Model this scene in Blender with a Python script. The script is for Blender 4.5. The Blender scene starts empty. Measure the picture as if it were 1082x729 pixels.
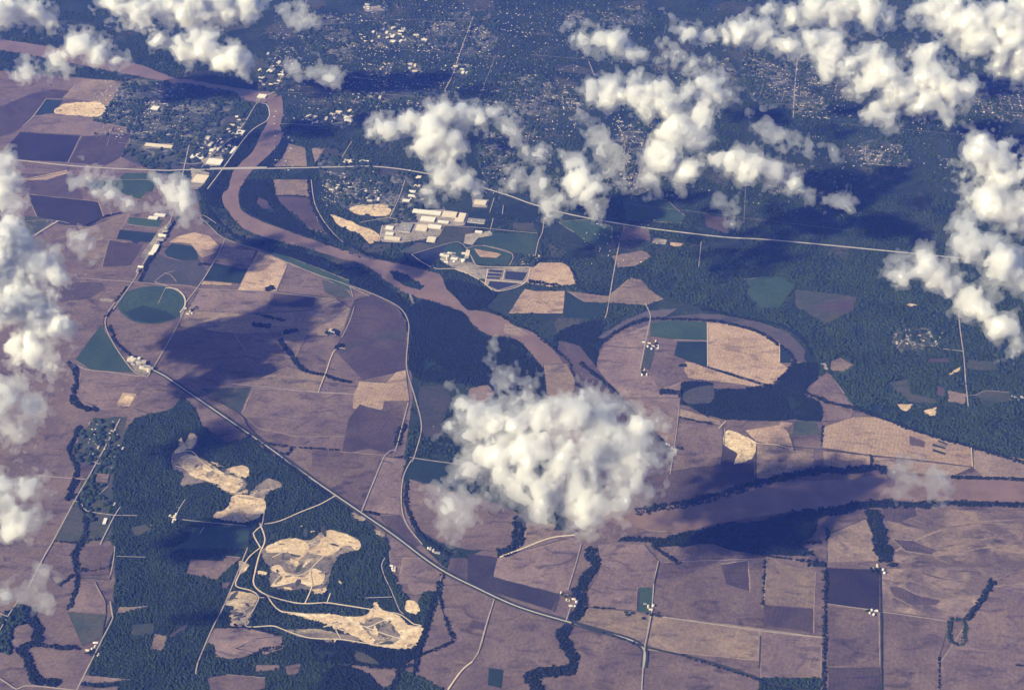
import bpy, math, random
import numpy as np
from mathutils import Vector

random.seed(7)
RNG = np.random.default_rng(11)
sc = bpy.context.scene
COL = sc.collection

# ------------------------------------------------------------------ camera
F, CX, CY, PITCH, ALT = 1500.0, 541.0, 364.5, math.radians(38.0), 8000.0
CP, SP = math.cos(PITCH), math.sin(PITCH)

def ray(x, y):
    dx, dy = (x - CX) / F, (CY - y) / F
    return dx, CP + dy * SP, -SP + dy * CP

def at(x, y, z=0.0):
    """the point at height z that the photograph shows at x, y"""
    rx, ry, rz = ray(x, y)
    t = (z - ALT) / rz
    return (rx * t, ry * t, z)

def to_px(wx, wy, wz=0.0):
    dz = wz - ALT
    f = wy * CP - dz * SP
    u = wy * SP + dz * CP
    return CX + F * wx / f, CY - F * u / f

def mpp(x, y, z=0.0):
    """metres per pixel across the view at a pixel"""
    rx, ry, rz = ray(x, y)
    return (z - ALT) / rz / F

cam_d = bpy.data.cameras.new("camera")
cam = bpy.data.objects.new("camera", cam_d)
COL.objects.link(cam)
cam.location = (0, 0, ALT)
cam.rotation_euler = (math.pi / 2 - PITCH, 0, 0)
cam_d.sensor_fit = 'HORIZONTAL'
cam_d.sensor_width = 36.0
cam_d.lens = 36.0 * F / 1082.0
cam_d.clip_start = 1.0
cam_d.clip_end = 250000.0
sc.camera = cam

# ------------------------------------------------------------------ light
SUN_EL = math.radians(33.0)
TO = Vector((0.90, 0.43, 0)).normalized()            # where shadows point on the ground
S_DIR = Vector((-TO.x * math.cos(SUN_EL), -TO.y * math.cos(SUN_EL), math.sin(SUN_EL)))
sun_d = bpy.data.lights.new("sun", 'SUN')
sun_d.energy = 5.0
sun_d.angle = math.radians(0.5)
sun_d.color = (1.0, 0.93, 0.83)
sun = bpy.data.objects.new("sun", sun_d)
COL.objects.link(sun)
sun.rotation_euler = S_DIR.to_track_quat('Z', 'Y').to_euler()
sun.location = (0, 0, 9000)
w = bpy.data.worlds.new("World")
sc.world = w
w.use_nodes = True
nt = w.node_tree
bg = nt.nodes["Background"]
sky = nt.nodes.new("ShaderNodeTexSky")
sky.sky_type = 'NISHITA'
sky.sun_disc = False
sky.sun_elevation = SUN_EL
sky.sun_rotation = math.atan2(S_DIR.x, S_DIR.y)
nt.links.new(sky.outputs[0], bg.inputs[0])
bg.inputs[1].default_value = 0.05

vs = sc.view_settings
vs.view_transform = 'Standard'
vs.look = 'None'
vs.gamma = 1.0
vs.exposure = 0.55
vs.use_curve_mapping = False
cy = sc.cycles
cy.use_denoising = True
cy.max_bounces = 12
cy.diffuse_bounces = 3
cy.glossy_bounces = 2
cy.volume_bounces = 8
cy.transparent_max_bounces = 48
cy.use_adaptive_sampling = True
cy.adaptive_threshold = 0.02

# ------------------------------------------------------------------ materials
def new_mat(name):
    m = bpy.data.materials.new(name)
    m.use_nodes = True
    n = m.node_tree.nodes
    return m, n, m.node_tree.links, n["Principled BSDF"]

def mixrgb(n, l, f, a, b, mode='MIX'):
    x = n.new("ShaderNodeMix")
    x.data_type = 'RGBA'
    x.blend_type = mode
    for sock, v in ((x.inputs[0], f), (x.inputs[6], a), (x.inputs[7], b)):
        if hasattr(v, 'links') or hasattr(v, 'is_output'):
            l.new(v, sock)
        elif isinstance(v, (int, float)):
            sock.default_value = v
        else:
            sock.default_value = (*v, 1)
    return x.outputs[2]

def noise(n, l, vec, scale, detail=3, rough=0.55, dist=0.0):
    t = n.new("ShaderNodeTexNoise")
    t.inputs["Scale"].default_value = scale
    t.inputs["Detail"].default_value = detail
    t.inputs["Roughness"].default_value = rough
    t.inputs["Distortion"].default_value = dist
    l.new(vec, t.inputs["Vector"])
    return t.outputs["Fac"]

def ramp(n, l, fac, lo, hi):
    r = n.new("ShaderNodeMapRange")
    r.inputs[1].default_value, r.inputs[2].default_value = lo, hi
    l.new(fac, r.inputs[0])
    return r.outputs[0]

def mul(n, l, a, b):
    m = n.new("ShaderNodeMath")
    m.operation = 'MULTIPLY'
    for s, v in ((m.inputs[0], a), (m.inputs[1], b)):
        if isinstance(v, (int, float)):
            s.default_value = v
        else:
            l.new(v, s)
    return m.outputs[0]

def coords(n, l, rot=0.0, sy=1.0, shift=True):
    tc = n.new("ShaderNodeTexCoord")
    mp = n.new("ShaderNodeMapping")
    mp.inputs["Rotation"].default_value[2] = rot
    mp.inputs["Scale"].default_value[1] = sy
    l.new(tc.outputs["Object"], mp.inputs["Vector"])
    oi = n.new("ShaderNodeObjectInfo")
    if shift:
        v = n.new("ShaderNodeVectorMath")
        v.operation = 'MULTIPLY_ADD'
        cb = n.new("ShaderNodeCombineXYZ")
        l.new(oi.outputs["Random"], cb.inputs[0])
        l.new(oi.outputs["Random"], cb.inputs[1])
        l.new(cb.outputs[0], v.inputs[0])
        v.inputs[1].default_value = (90000, 50000, 0)
        l.new(mp.outputs[0], v.inputs[2])
        return v.outputs[0], oi.outputs["Random"]
    return mp.outputs[0], oi.outputs["Random"]

def soil(name, c1, c2, c3=None, rows=0.12, patch=(0.38, 0.62), fine=0.25, rot=0.32, tint=0.18, spots=0.0):
    """bare or cropped land: two tones in patches, faint drill rows, fine grain"""
    m, n, l, b = new_mat(name)
    vec, rnd = coords(n, l, rot)
    big = ramp(n, l, noise(n, l, vec, 1 / 360.0, 7, 0.62, 0.9), *patch)
    col = mixrgb(n, l, big, c1, c2)
    if c3:
        v2, _ = coords(n, l, 0.9, 2.6)
        st = ramp(n, l, noise(n, l, v2, 1 / 330.0, 5, 0.62, 1.6), 0.52, 0.7)
        col = mixrgb(n, l, st, col, c3)
    wv = n.new("ShaderNodeTexWave")
    wv.inputs["Scale"].default_value = 1 / 95.0
    wv.inputs["Distortion"].default_value = 7.0
    wv.inputs["Detail"].default_value = 2
    wv.inputs["Detail Scale"].default_value = 0.4
    l.new(vec, wv.inputs["Vector"])
    col = mixrgb(n, l, rows * 0.3, col, wv.outputs["Color"], 'OVERLAY')
    g = noise(n, l, vec, 1 / 28.0, 4, 0.7)
    gg = n.new("ShaderNodeCombineColor")
    for k in range(3):
        l.new(ramp(n, l, g, 0.15, 0.85), gg.inputs[k])
    col = mixrgb(n, l, fine, col, gg.outputs[0], 'OVERLAY')
    if spots:
        sp = ramp(n, l, noise(n, l, vec, 1 / 85.0, 6, 0.7, 1.2), 0.57, 0.64)
        col = mixrgb(n, l, mul(n, l, sp, spots), col, (0.03, 0.045, 0.03))
    hs = n.new("ShaderNodeHueSaturation")
    l.new(ramp(n, l, rnd, 0, 1), hs.inputs["Fac"])
    hs.inputs["Fac"].default_value = 1
    l.remove(hs.inputs["Fac"].links[0])
    vv = n.new("ShaderNodeMapRange")
    vv.inputs[3].default_value, vv.inputs[4].default_value = 1 - tint, 1 + tint
    l.new(rnd, vv.inputs[0])
    l.new(vv.outputs[0], hs.inputs["Value"])
    l.new(col, hs.inputs["Color"])
    l.new(hs.outputs[0], b.inputs["Base Color"])
    b.inputs["Roughness"].default_value = 0.95
    b.inputs["Specular IOR Level"].default_value = 0.15
    return m

def plain(name, c, rough=0.8, var=0.25, scale=1 / 40.0, spec=0.3):
    m, n, l, b = new_mat(name)
    vec, rnd = coords(n, l)
    f = ramp(n, l, noise(n, l, vec, scale, 4, 0.65), 0.25, 0.75)
    col = mixrgb(n, l, f, tuple(x * (1 - var) for x in c), tuple(min(1, x * (1 + var)) for x in c))
    l.new(col, b.inputs["Base Color"])
    b.inputs["Roughness"].default_value = rough
    b.inputs["Specular IOR Level"].default_value = spec
    return m

M = {}
M['b'] = soil("ploughed soil", (0.130, 0.092, 0.091), (0.194, 0.139, 0.125), (0.064, 0.048, 0.056), rows=0.1, fine=0.5, tint=0.3)
M['p'] = soil("dark moist soil and cloud shade", (0.058, 0.043, 0.050), (0.088, 0.064, 0.066), (0.045, 0.036, 0.042), rows=0.25, fine=0.35)  # real dark fields, and painted cloud shadow by the lower river
M['d'] = soil("black moist soil and cloud shade", (0.025, 0.022, 0.030), (0.040, 0.033, 0.040), rows=0.2, fine=0.35)  # real black fields, and one painted cloud shadow in the west
M['t'] = soil("pale stubble", (0.40, 0.285, 0.20), (0.30, 0.205, 0.148), (0.15, 0.105, 0.088), rows=0.2, fine=0.45)
M['u'] = soil("light brown soil", (0.175, 0.128, 0.107), (0.245, 0.178, 0.135), (0.090, 0.069, 0.067), rows=0.1, patch=(0.4, 0.6), fine=0.5)
M['m'] = soil("mottled loess", (0.120, 0.088, 0.084), (0.26, 0.188, 0.148), (0.050, 0.040, 0.047), rows=0.04, patch=(0.46, 0.62), fine=0.45)
M['x'] = soil("old channel mud", (0.078, 0.067, 0.074), (0.10, 0.084, 0.088), (0.048, 0.05, 0.054), rows=0.04, spots=0.15)
M['g'] = soil("green crop", (0.026, 0.052, 0.034), (0.042, 0.070, 0.040), rows=0.2, tint=0.12, fine=0.35)
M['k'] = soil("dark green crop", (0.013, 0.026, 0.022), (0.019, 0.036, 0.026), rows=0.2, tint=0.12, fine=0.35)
M['o'] = soil("rough pasture", (0.042, 0.056, 0.038), (0.072, 0.066, 0.050), (0.026, 0.040, 0.026), rows=0.08, spots=0.5, fine=0.45)
M['s'] = soil("slate coloured wet meadow", (0.046, 0.048, 0.048), (0.066, 0.060, 0.056), (0.034, 0.040, 0.036), rows=0.08, spots=0.3, fine=0.45)
M['q'] = soil("bare quarry sand", (0.60, 0.45, 0.29), (0.42, 0.30, 0.195), (0.74, 0.60, 0.43), rows=0.02, fine=0.7, spots=0.75, tint=0.08)
M['r'] = soil("grey spoil", (0.26, 0.205, 0.16), (0.13, 0.112, 0.10), (0.42, 0.33, 0.24), rows=0.02, fine=0.7, spots=0.9, tint=0.08)
M['y'] = soil("concrete and gravel yard", (0.34, 0.29, 0.24), (0.20, 0.17, 0.15), (0.08, 0.08, 0.075), rows=0.0, fine=0.6, tint=0.1)
M['road'] = plain("pale road", (0.33, 0.28, 0.245), 0.9)
M['street'] = plain("worn street", (0.19, 0.175, 0.16), 0.9, 0.4)
M['hwy'] = plain("concrete motorway", (0.40, 0.36, 0.33), 0.85, 0.15)
M['track'] = plain("sandy track", (0.55, 0.44, 0.33), 0.95)
M['margin'] = plain("dry grass margin", (0.26, 0.20, 0.16), 0.95, 0.35)
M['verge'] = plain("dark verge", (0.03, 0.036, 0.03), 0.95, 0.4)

def town_mat():
    m, n, l, b = new_mat("town gardens and lots")
    vec, _ = coords(n, l, 0.1, shift=False)
    col = mixrgb(n, l, ramp(n, l, noise(n, l, vec, 1 / 40.0, 4, 0.7), 0.4, 0.6), (0.016, 0.028, 0.018), (0.05, 0.056, 0.04))
    vo = n.new("ShaderNodeTexVoronoi")
    vo.inputs["Scale"].default_value = 1 / 34.0
    l.new(vec, vo.inputs["Vector"])
    sep = n.new("ShaderNodeSeparateColor")
    l.new(vo.outputs["Color"], sep.inputs[0])
    big = ramp(n, l, noise(n, l, vec, 1 / 300.0, 4, 0.6), 0.42, 0.58)
    col = mixrgb(n, l, mul(n, l, mul(n, l, ramp(n, l, sep.outputs[0], 0.6, 0.66), 0.75), big), col, (0.20, 0.185, 0.165))
    l.new(col, b.inputs["Base Color"])
    b.inputs["Roughness"].default_value = 0.95
    return m
M['town'] = town_mat()

def ground_mat():
    m, n, l, b = new_mat("wooded country")
    vec, _ = coords(n, l, 0.3, shift=False)
    vo = n.new("ShaderNodeTexVoronoi")
    vo.inputs["Scale"].default_value = 1 / 380.0
    l.new(vec, vo.inputs["Vector"])
    sep = n.new("ShaderNodeSeparateColor")
    l.new(vo.outputs["Color"], sep.inputs[0])
    big = ramp(n, l, noise(n, l, vec, 1 / 900.0, 6, 0.6, 0.6), 0.38, 0.62)
    col = mixrgb(n, l, big, (0.014, 0.025, 0.019), (0.028, 0.042, 0.028))
    col = mixrgb(n, l, mul(n, l, ramp(n, l, sep.outputs[0], 0.55, 0.6), 0.55), col, (0.036, 0.052, 0.034))
    col = mixrgb(n, l, mul(n, l, ramp(n, l, sep.outputs[1], 0.86, 0.88), 0.5), col, (0.10, 0.088, 0.068))
    col = mixrgb(n, l, mul(n, l, ramp(n, l, noise(n, l, vec, 1 / 75.0, 5, 0.7), 0.57, 0.68), 0.55), col, (0.12, 0.112, 0.092))
    col = mixrgb(n, l, mul(n, l, ramp(n, l, noise(n, l, vec, 1 / 35.0, 4, 0.7), 0.5, 0.6), 0.7), col, (0.010, 0.019, 0.014))
    l.new(col, b.inputs["Base Color"])
    b.inputs["Roughness"].default_value = 0.95
    b.inputs["Specular IOR Level"].default_value = 0.1
    return m
M['ground'] = ground_mat()

def foliage(name, c1, c2, c3):
    m, n, l, b = new_mat(name)
    vec, _ = coords(n, l, shift=False)
    f = ramp(n, l, noise(n, l, vec, 1 / 260.0, 5, 0.65), 0.35, 0.65)
    g = ramp(n, l, noise(n, l, vec, 1 / 26.0, 3, 0.7), 0.3, 0.7)
    col = mixrgb(n, l, f, c1, c2)
    col = mixrgb(n, l, mul(n, l, g, 0.6), col, c3)
    l.new(col, b.inputs["Base Color"])
    b.inputs["Roughness"].default_value = 0.9
    b.inputs["Specular IOR Level"].default_value = 0.1
    return m
M['leaf'] = foliage("leaves", (0.010, 0.019, 0.013), (0.028, 0.048, 0.022), (0.046, 0.068, 0.031))
M['leaf2'] = foliage("riverside leaves", (0.008, 0.013, 0.011), (0.012, 0.019, 0.014), (0.020, 0.030, 0.019))
M['bark'] = plain("bark", (0.09, 0.065, 0.045), 0.95)

def water(name, c, rough, var=0.15):
    m = plain(name, c, rough, var, 1 / 220.0, 0.5)
    return m
M['river'] = water("muddy river water", (0.182, 0.120, 0.102), 0.25, 0.28)
M['pond'] = water("dark pond water", (0.03, 0.034, 0.045), 0.2)
M['wall_w'] = plain("pale walls", (0.46, 0.43, 0.39), 0.8, 0.1)
M['roof_w'] = plain("white metal roof", (0.70, 0.65, 0.58), 0.6, 0.08)
M['roof_t'] = plain("cream membrane roof", (0.62, 0.52, 0.40), 0.8, 0.1)
M['roof_g'] = plain("grey shingle roof", (0.24, 0.225, 0.215), 0.85, 0.15)
M['wall_g'] = plain("dull walls", (0.26, 0.24, 0.22), 0.85, 0.1)
M['roof_d'] = plain("dark shingle roof", (0.15, 0.135, 0.13), 0.85, 0.15)
M['roof_r'] = plain("rust brown roof", (0.34, 0.17, 0.11), 0.85, 0.15)
M['steel'] = plain("galvanised steel", (0.62, 0.62, 0.62), 0.45, 0.08)
M['conc'] = plain("bridge concrete", (0.46, 0.43, 0.39), 0.85, 0.1)

# ------------------------------------------------------------------ helpers
def link(name, mesh, mat=None, parent=None, kind=None):
    o = bpy.data.objects.new(name, mesh)
    COL.objects.link(o)
    if mat is not None:
        for x in (mat if isinstance(mat, (list, tuple)) else [mat]):
            mesh.materials.append(x)
    if parent is not None:
        o.parent = parent
    if kind:
        o['kind'] = kind
    return o

def tag(o, label, cat, group=None):
    o['label'] = label
    o['category'] = cat
    if group:
        o['group'] = group
    return o

def mesh_np(name, V, Fq, mi=None, smooth=False):
    """V (n,3), Fq (m,3) or (m,4)"""
    me = bpy.data.meshes.new(name)
    V = np.ascontiguousarray(V, dtype=np.float32)
    Fq = np.ascontiguousarray(Fq, dtype=np.int32)
    k = Fq.shape[1]
    me.vertices.add(len(V))
    me.vertices.foreach_set("co", V.ravel())
    me.loops.add(Fq.size)
    me.loops.foreach_set("vertex_index", Fq.ravel())
    me.polygons.add(len(Fq))
    me.polygons.foreach_set("loop_start", np.arange(0, Fq.size, k, dtype=np.int32))
    if mi is not None:
        me.polygons.foreach_set("material_index", np.ascontiguousarray(mi, dtype=np.int32))
    me.polygons.foreach_set("use_smooth", np.full(len(Fq), smooth, dtype=bool))
    me.update(calc_edges=True)
    return me

CR = dict(A=(0, 60), B=(190, 60), C=(0, 190), D=(190, 190), E=(380, 190), F=(0, 320), G=(190, 320), H=(380, 320), I=(570, 190),
          J=(620, 320), K=(740, 320), L=(882, 320), M=(0, 450), N=(0, 589), O=(160, 440), P=(180, 560), Q=(330, 450), R=(330, 589),
          S=(500, 550), U=(660, 420), V=(660, 540), W=(840, 440), X=(840, 570), Y=(270, 0),
          a=(0, 0), b=(270, 0), c=(540, 0), d=(802, 0), e=(0, 240), f=(270, 240), g=(540, 240), h=(802, 240), i=(0, 479), j=(270, 479),
          k=(540, 479), l=(802, 479))

def T(s):
    """'A 10,20 30,40' -> photograph pixels; a leading letter names the enlarged detail the points were measured in"""
    tok = s.split()
    out = []
    ox, oy, k = 0, 0, 1.0
    for t in tok:
        if t in CR:
            ox, oy = CR[t]
            k = 5.205 if t.isupper() else 2.9143
        elif t == '.':
            ox, oy, k = 0, 0, 1.0
        else:
            x, y = t.split(',')
            out.append((ox + float(x) / k, oy + float(y) / k))
    return out

def spline(pts, step=5.0, closed=False):
    P = [np.array(p) for p in pts]
    n = len(P)
    out = []
    for i in range(n if closed else n - 1):
        if closed:
            p0, p1, p2, p3 = P[i - 1], P[i], P[(i + 1) % n], P[(i + 2) % n]
        else:
            p0, p1, p2, p3 = P[max(i - 1, 0)], P[i], P[i + 1], P[min(i + 2, n - 1)]
        m = max(1, int(np.linalg.norm(p2 - p1) / step))
        for j in range(m):
            t = j / m
            out.append(tuple(0.5 * ((2 * p1) + (-p0 + p2) * t + (2 * p0 - 5 * p1 + 4 * p2 - p3) * t * t + (-p0 + 3 * p1 - 3 * p2 + p3) * t ** 3)))
    if not closed:
        out.append(tuple(P[-1]))
    return out

def rough(pts, step=4.0, amp=0.8, seed=0):
    r = random.Random(seed)
    out = []
    n = len(pts)
    for i in range(n):
        (x0, y0), (x1, y1) = pts[i], pts[(i + 1) % n]
        d = math.hypot(x1 - x0, y1 - y0)
        m = max(1, int(d / step))
        for j in range(m):
            t = j / m
            out.append((x0 + (x1 - x0) * t + r.uniform(-amp, amp), y0 + (y1 - y0) * t + r.uniform(-amp, amp) * 0.7))
    return out

# land-cover map in photograph space, used only to decide where trees may stand
RS, MX, MY = 2, 170, 70
RW, RH = (1082 + 2 * MX) * RS, (729 + 2 * MY + 60) * RS
COVER = np.zeros((RH, RW), dtype=np.int16)
ZTOP = np.zeros((RH, RW), dtype=np.float32)

def ground_z(x, y):
    return float(ZTOP[min(RH - 1, max(0, int((y + MY) * RS))), min(RW - 1, max(0, int((x + MX) * RS)))])

def paint(poly, val, z=None):
    P = np.array(poly)
    xs, ys = (P[:, 0] + MX) * RS, (P[:, 1] + MY) * RS
    x0, x1 = int(max(0, xs.min())), int(min(RW - 1, xs.max() + 1))
    y0, y1 = int(max(0, ys.min())), int(min(RH - 1, ys.max() + 1))
    if x1 <= x0 or y1 <= y0:
        return
    gx, gy = np.meshgrid(np.arange(x0, x1 + 1) + 0.5, np.arange(y0, y1 + 1) + 0.5)
    ins = np.zeros(gx.shape, dtype=bool)
    n = len(xs)
    for i in range(n):
        xa, ya, xb, yb = xs[i], ys[i], xs[i - 1], ys[i - 1]
        if ya == yb:
            continue
        c = ((ya > gy) != (yb > gy)) & (gx < (xb - xa) * (gy - ya) / (yb - ya) + xa)
        ins ^= c
    COVER[y0:y1 + 1, x0:x1 + 1][ins] = val
    if z is not None:
        ZTOP[y0:y1 + 1, x0:x1 + 1][ins] = z

_z = [0.4]
def next_z():
    _z[0] += 0.012
    return _z[0]

def sheet(name, pts, mat, z=None, clear=-1):
    z = next_z() if z is None else z
    V = [at(x, y, z) for x, y in pts]
    # counter-clockwise seen from above
    A = sum(V[i - 1][0] * V[i][1] - V[i][0] * V[i - 1][1] for i in range(len(V)))
    if A < 0:
        V.reverse()
    me = bpy.data.meshes.new(name)
    me.from_pydata(V, [], [list(range(len(V)))])
    me.update()
    o = link(name, me, M[mat], kind='structure')
    paint(pts, clear, z)
    return o

def strip_pts(pts, wid, z, smooth=True):
    p = spline(pts, 4.0) if smooth else pts
    W = np.array([at(x, y, z) for x, y in p])
    d = np.gradient(W[:, :2], axis=0)
    d /= np.maximum(np.linalg.norm(d, axis=1), 1e-6)[:, None]
    nrm = np.stack([-d[:, 1], d[:, 0]], 1)
    return W, nrm

def strip(name, pts, wid, mat, z=None, kind='structure', smooth=True, buffer=1.0):
    z = next_z() if z is None else z
    W, nrm = strip_pts(pts, wid, z, smooth)
    k = len(W)
    L, R_ = W.copy(), W.copy()
    L[:, :2] += nrm * wid / 2
    R_[:, :2] -= nrm * wid / 2
    V = np.concatenate([L, R_])
    q = np.array([[i, i + k, i + k + 1, i + 1] for i in range(k - 1)])
    o = link(name, mesh_np(name, V, q), M[mat] if isinstance(mat, str) else mat, kind=kind)
    Lp = to_px(L[:, 0] + nrm[:, 0] * 8 * buffer, L[:, 1] + nrm[:, 1] * 8 * buffer)
    Rp = to_px(R_[:, 0] - nrm[:, 0] * 8 * buffer, R_[:, 1] - nrm[:, 1] * 8 * buffer)
    paint(list(zip(*Lp)) + list(zip(*Rp))[::-1], -1, z)
    return o

# ------------------------------------------------------------------ ground
G = 42000.0
me = bpy.data.meshes.new("ground")
me.from_pydata([(-G, -20000, 0), (G, -20000, 0), (G, 2 * G - 20000, 0), (-G, 2 * G - 20000, 0)], [], [(0, 1, 2, 3)])
link("ground", me, M['ground'], kind='structure')

# flood plain: one brown sheet either side of the river
sheet("floodplain_land", T(". -150,70 0,75 128,86 104,135 95,152 165,182 205,196 215,236 240,254 285,266 330,283 375,299 410,314 428,335 434,375 436,420 425,500 440,570 470,600 555,560 600,560 640,530 700,480 640,400 632,370 650,348 690,338 745,336 800,345 835,360 862,395 885,405 905,432 1000,470 1082,492 1250,525 1250,900 -160,900"), 'b', z=0.3, clear=-1)

# woods: (name, outline, foliage, spacing in m, share of the ground covered)
WOODS = []
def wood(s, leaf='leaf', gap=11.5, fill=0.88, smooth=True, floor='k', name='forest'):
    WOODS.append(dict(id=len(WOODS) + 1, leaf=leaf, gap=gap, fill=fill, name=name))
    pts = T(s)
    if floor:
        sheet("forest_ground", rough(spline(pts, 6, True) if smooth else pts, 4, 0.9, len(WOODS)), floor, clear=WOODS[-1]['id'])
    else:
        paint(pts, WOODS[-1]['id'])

def belt(s, wid, leaf='leaf', gap=12.0, name='treeline'):
    """a line of trees along a creek or a field edge"""
    WOODS.append(dict(id=len(WOODS) + 1, leaf=leaf, gap=gap, fill=1.0 if wid > 40 else 0.9, name=name))
    pts = T(s)
    W, nrm = strip_pts(pts, wid, 0)
    r = random.Random(len(WOODS))
    j1 = np.array([r.uniform(0.55, 1.3) for _ in W])[:, None]
    j2 = np.array([r.uniform(0.55, 1.3) for _ in W])[:, None]
    A = W[:, :2] + nrm * wid / 2 * j1
    B = W[:, :2] - nrm * wid / 2 * j2
    pa, pb = to_px(A[:, 0], A[:, 1]), to_px(B[:, 0], B[:, 1])
    paint(list(zip(*pa)) + list(zip(*pb))[::-1], WOODS[-1]['id'])

# fields on the flood plain and beyond ---------------------------------
def land(s, m, r=0.25, smooth=False):
    nm = {'b': 'ploughed_land', 'p': 'ploughed_land', 'd': 'ploughed_land', 't': 'stubble_land', 'u': 'ploughed_land', 'm': 'ploughed_land',
          'g': 'crop_land', 'k': 'crop_land', 'o': 'pasture_land', 's': 'meadow_land', 'x': 'meadow_land', 'q': 'quarry_ground', 'r': 'quarry_ground', 'y': 'paved_ground'}[m]
    pts = T(s)
    if smooth:
        pts = spline(pts, 4, True)
    raw = pts
    if m in 'qr':
        pts = rough(spline(pts, 3, True), 3, 0.9, len(pts))
    elif r:
        pts = rough(pts, 4, r, len(pts))
    o = sheet(nm, pts, m)
    if m in 'bputdg' and not smooth:
        margins(raw)
    return o

_mr = random.Random(404)
def margins(raw):
    """worn or grassy strips along some sides of a field"""
    V, Qd = [], []
    z = next_z()
    for i in range(len(raw)):
        p, q = raw[i - 1], raw[i]
        if math.hypot(p[0] - q[0], p[1] - q[1]) < 16 or _mr.random() < .35:
            continue
        n = max(2, int(math.hypot(p[0] - q[0], p[1] - q[1]) / 6))
        line = [(p[0] + (q[0] - p[0]) * t / n + _mr.uniform(-.3, .3), p[1] + (q[1] - p[1]) * t / n + _mr.uniform(-.3, .3)) for t in range(n + 1)]
        W, nrm = strip_pts(line, 1, z, False)
        for k in range(len(W)):
            hw = _mr.uniform(1.5, 5.5)
            V += [(W[k][0] + nrm[k][0] * hw, W[k][1] + nrm[k][1] * hw, z), (W[k][0] - nrm[k][0] * hw, W[k][1] - nrm[k][1] * hw, z)]
            if k:
                b = len(V)
                Qd.append((b - 4, b - 3, b - 1, b - 2))
    if V:
        me = bpy.data.meshes.new("field_margin_ground")
        me.from_pydata(V, [], Qd)
        me.update()
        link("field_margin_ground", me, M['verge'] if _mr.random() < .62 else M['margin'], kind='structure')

# big forest in the lower left, then what is cut out of it
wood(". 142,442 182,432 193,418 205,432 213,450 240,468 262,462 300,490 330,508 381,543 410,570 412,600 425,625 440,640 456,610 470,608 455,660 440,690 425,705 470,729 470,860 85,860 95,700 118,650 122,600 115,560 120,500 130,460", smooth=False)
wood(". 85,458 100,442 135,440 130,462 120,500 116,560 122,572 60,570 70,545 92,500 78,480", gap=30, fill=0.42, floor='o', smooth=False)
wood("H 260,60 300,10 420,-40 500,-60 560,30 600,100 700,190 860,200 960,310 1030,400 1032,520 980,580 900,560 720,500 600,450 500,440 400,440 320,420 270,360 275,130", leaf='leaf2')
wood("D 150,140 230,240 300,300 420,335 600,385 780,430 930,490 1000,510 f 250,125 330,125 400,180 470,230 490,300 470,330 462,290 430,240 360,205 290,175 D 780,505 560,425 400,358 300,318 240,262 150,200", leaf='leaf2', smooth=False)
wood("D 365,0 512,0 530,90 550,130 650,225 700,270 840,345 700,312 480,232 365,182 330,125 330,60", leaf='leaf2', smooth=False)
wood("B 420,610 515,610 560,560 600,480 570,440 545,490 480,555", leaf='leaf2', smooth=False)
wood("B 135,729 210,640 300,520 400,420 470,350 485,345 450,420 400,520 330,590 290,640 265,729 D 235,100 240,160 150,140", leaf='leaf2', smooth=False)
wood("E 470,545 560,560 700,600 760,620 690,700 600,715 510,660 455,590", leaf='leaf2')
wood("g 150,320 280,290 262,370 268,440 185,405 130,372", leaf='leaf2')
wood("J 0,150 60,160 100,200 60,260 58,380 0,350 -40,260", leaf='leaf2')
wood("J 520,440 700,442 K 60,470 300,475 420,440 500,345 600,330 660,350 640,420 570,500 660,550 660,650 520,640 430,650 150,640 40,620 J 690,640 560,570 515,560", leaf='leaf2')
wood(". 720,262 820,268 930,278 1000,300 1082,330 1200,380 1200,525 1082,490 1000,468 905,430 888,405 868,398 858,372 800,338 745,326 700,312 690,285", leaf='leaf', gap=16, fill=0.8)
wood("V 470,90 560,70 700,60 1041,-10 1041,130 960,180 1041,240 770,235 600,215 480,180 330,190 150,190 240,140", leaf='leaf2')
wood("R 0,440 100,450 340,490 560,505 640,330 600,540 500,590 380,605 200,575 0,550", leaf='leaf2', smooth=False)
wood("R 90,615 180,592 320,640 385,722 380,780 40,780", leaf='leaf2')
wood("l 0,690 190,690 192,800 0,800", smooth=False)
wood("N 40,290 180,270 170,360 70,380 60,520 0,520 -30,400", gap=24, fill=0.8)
# towns and mixed country beyond the river: trees between the houses
wood(". 95,152 130,82 190,84 250,100 268,112 235,150 205,178 160,180", gap=34, fill=0.6, floor='s', smooth=False)
wood(". 335,152 432,182 450,215 440,240 372,226 344,200", gap=34, fill=0.62, floor='s', smooth=False)

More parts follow.
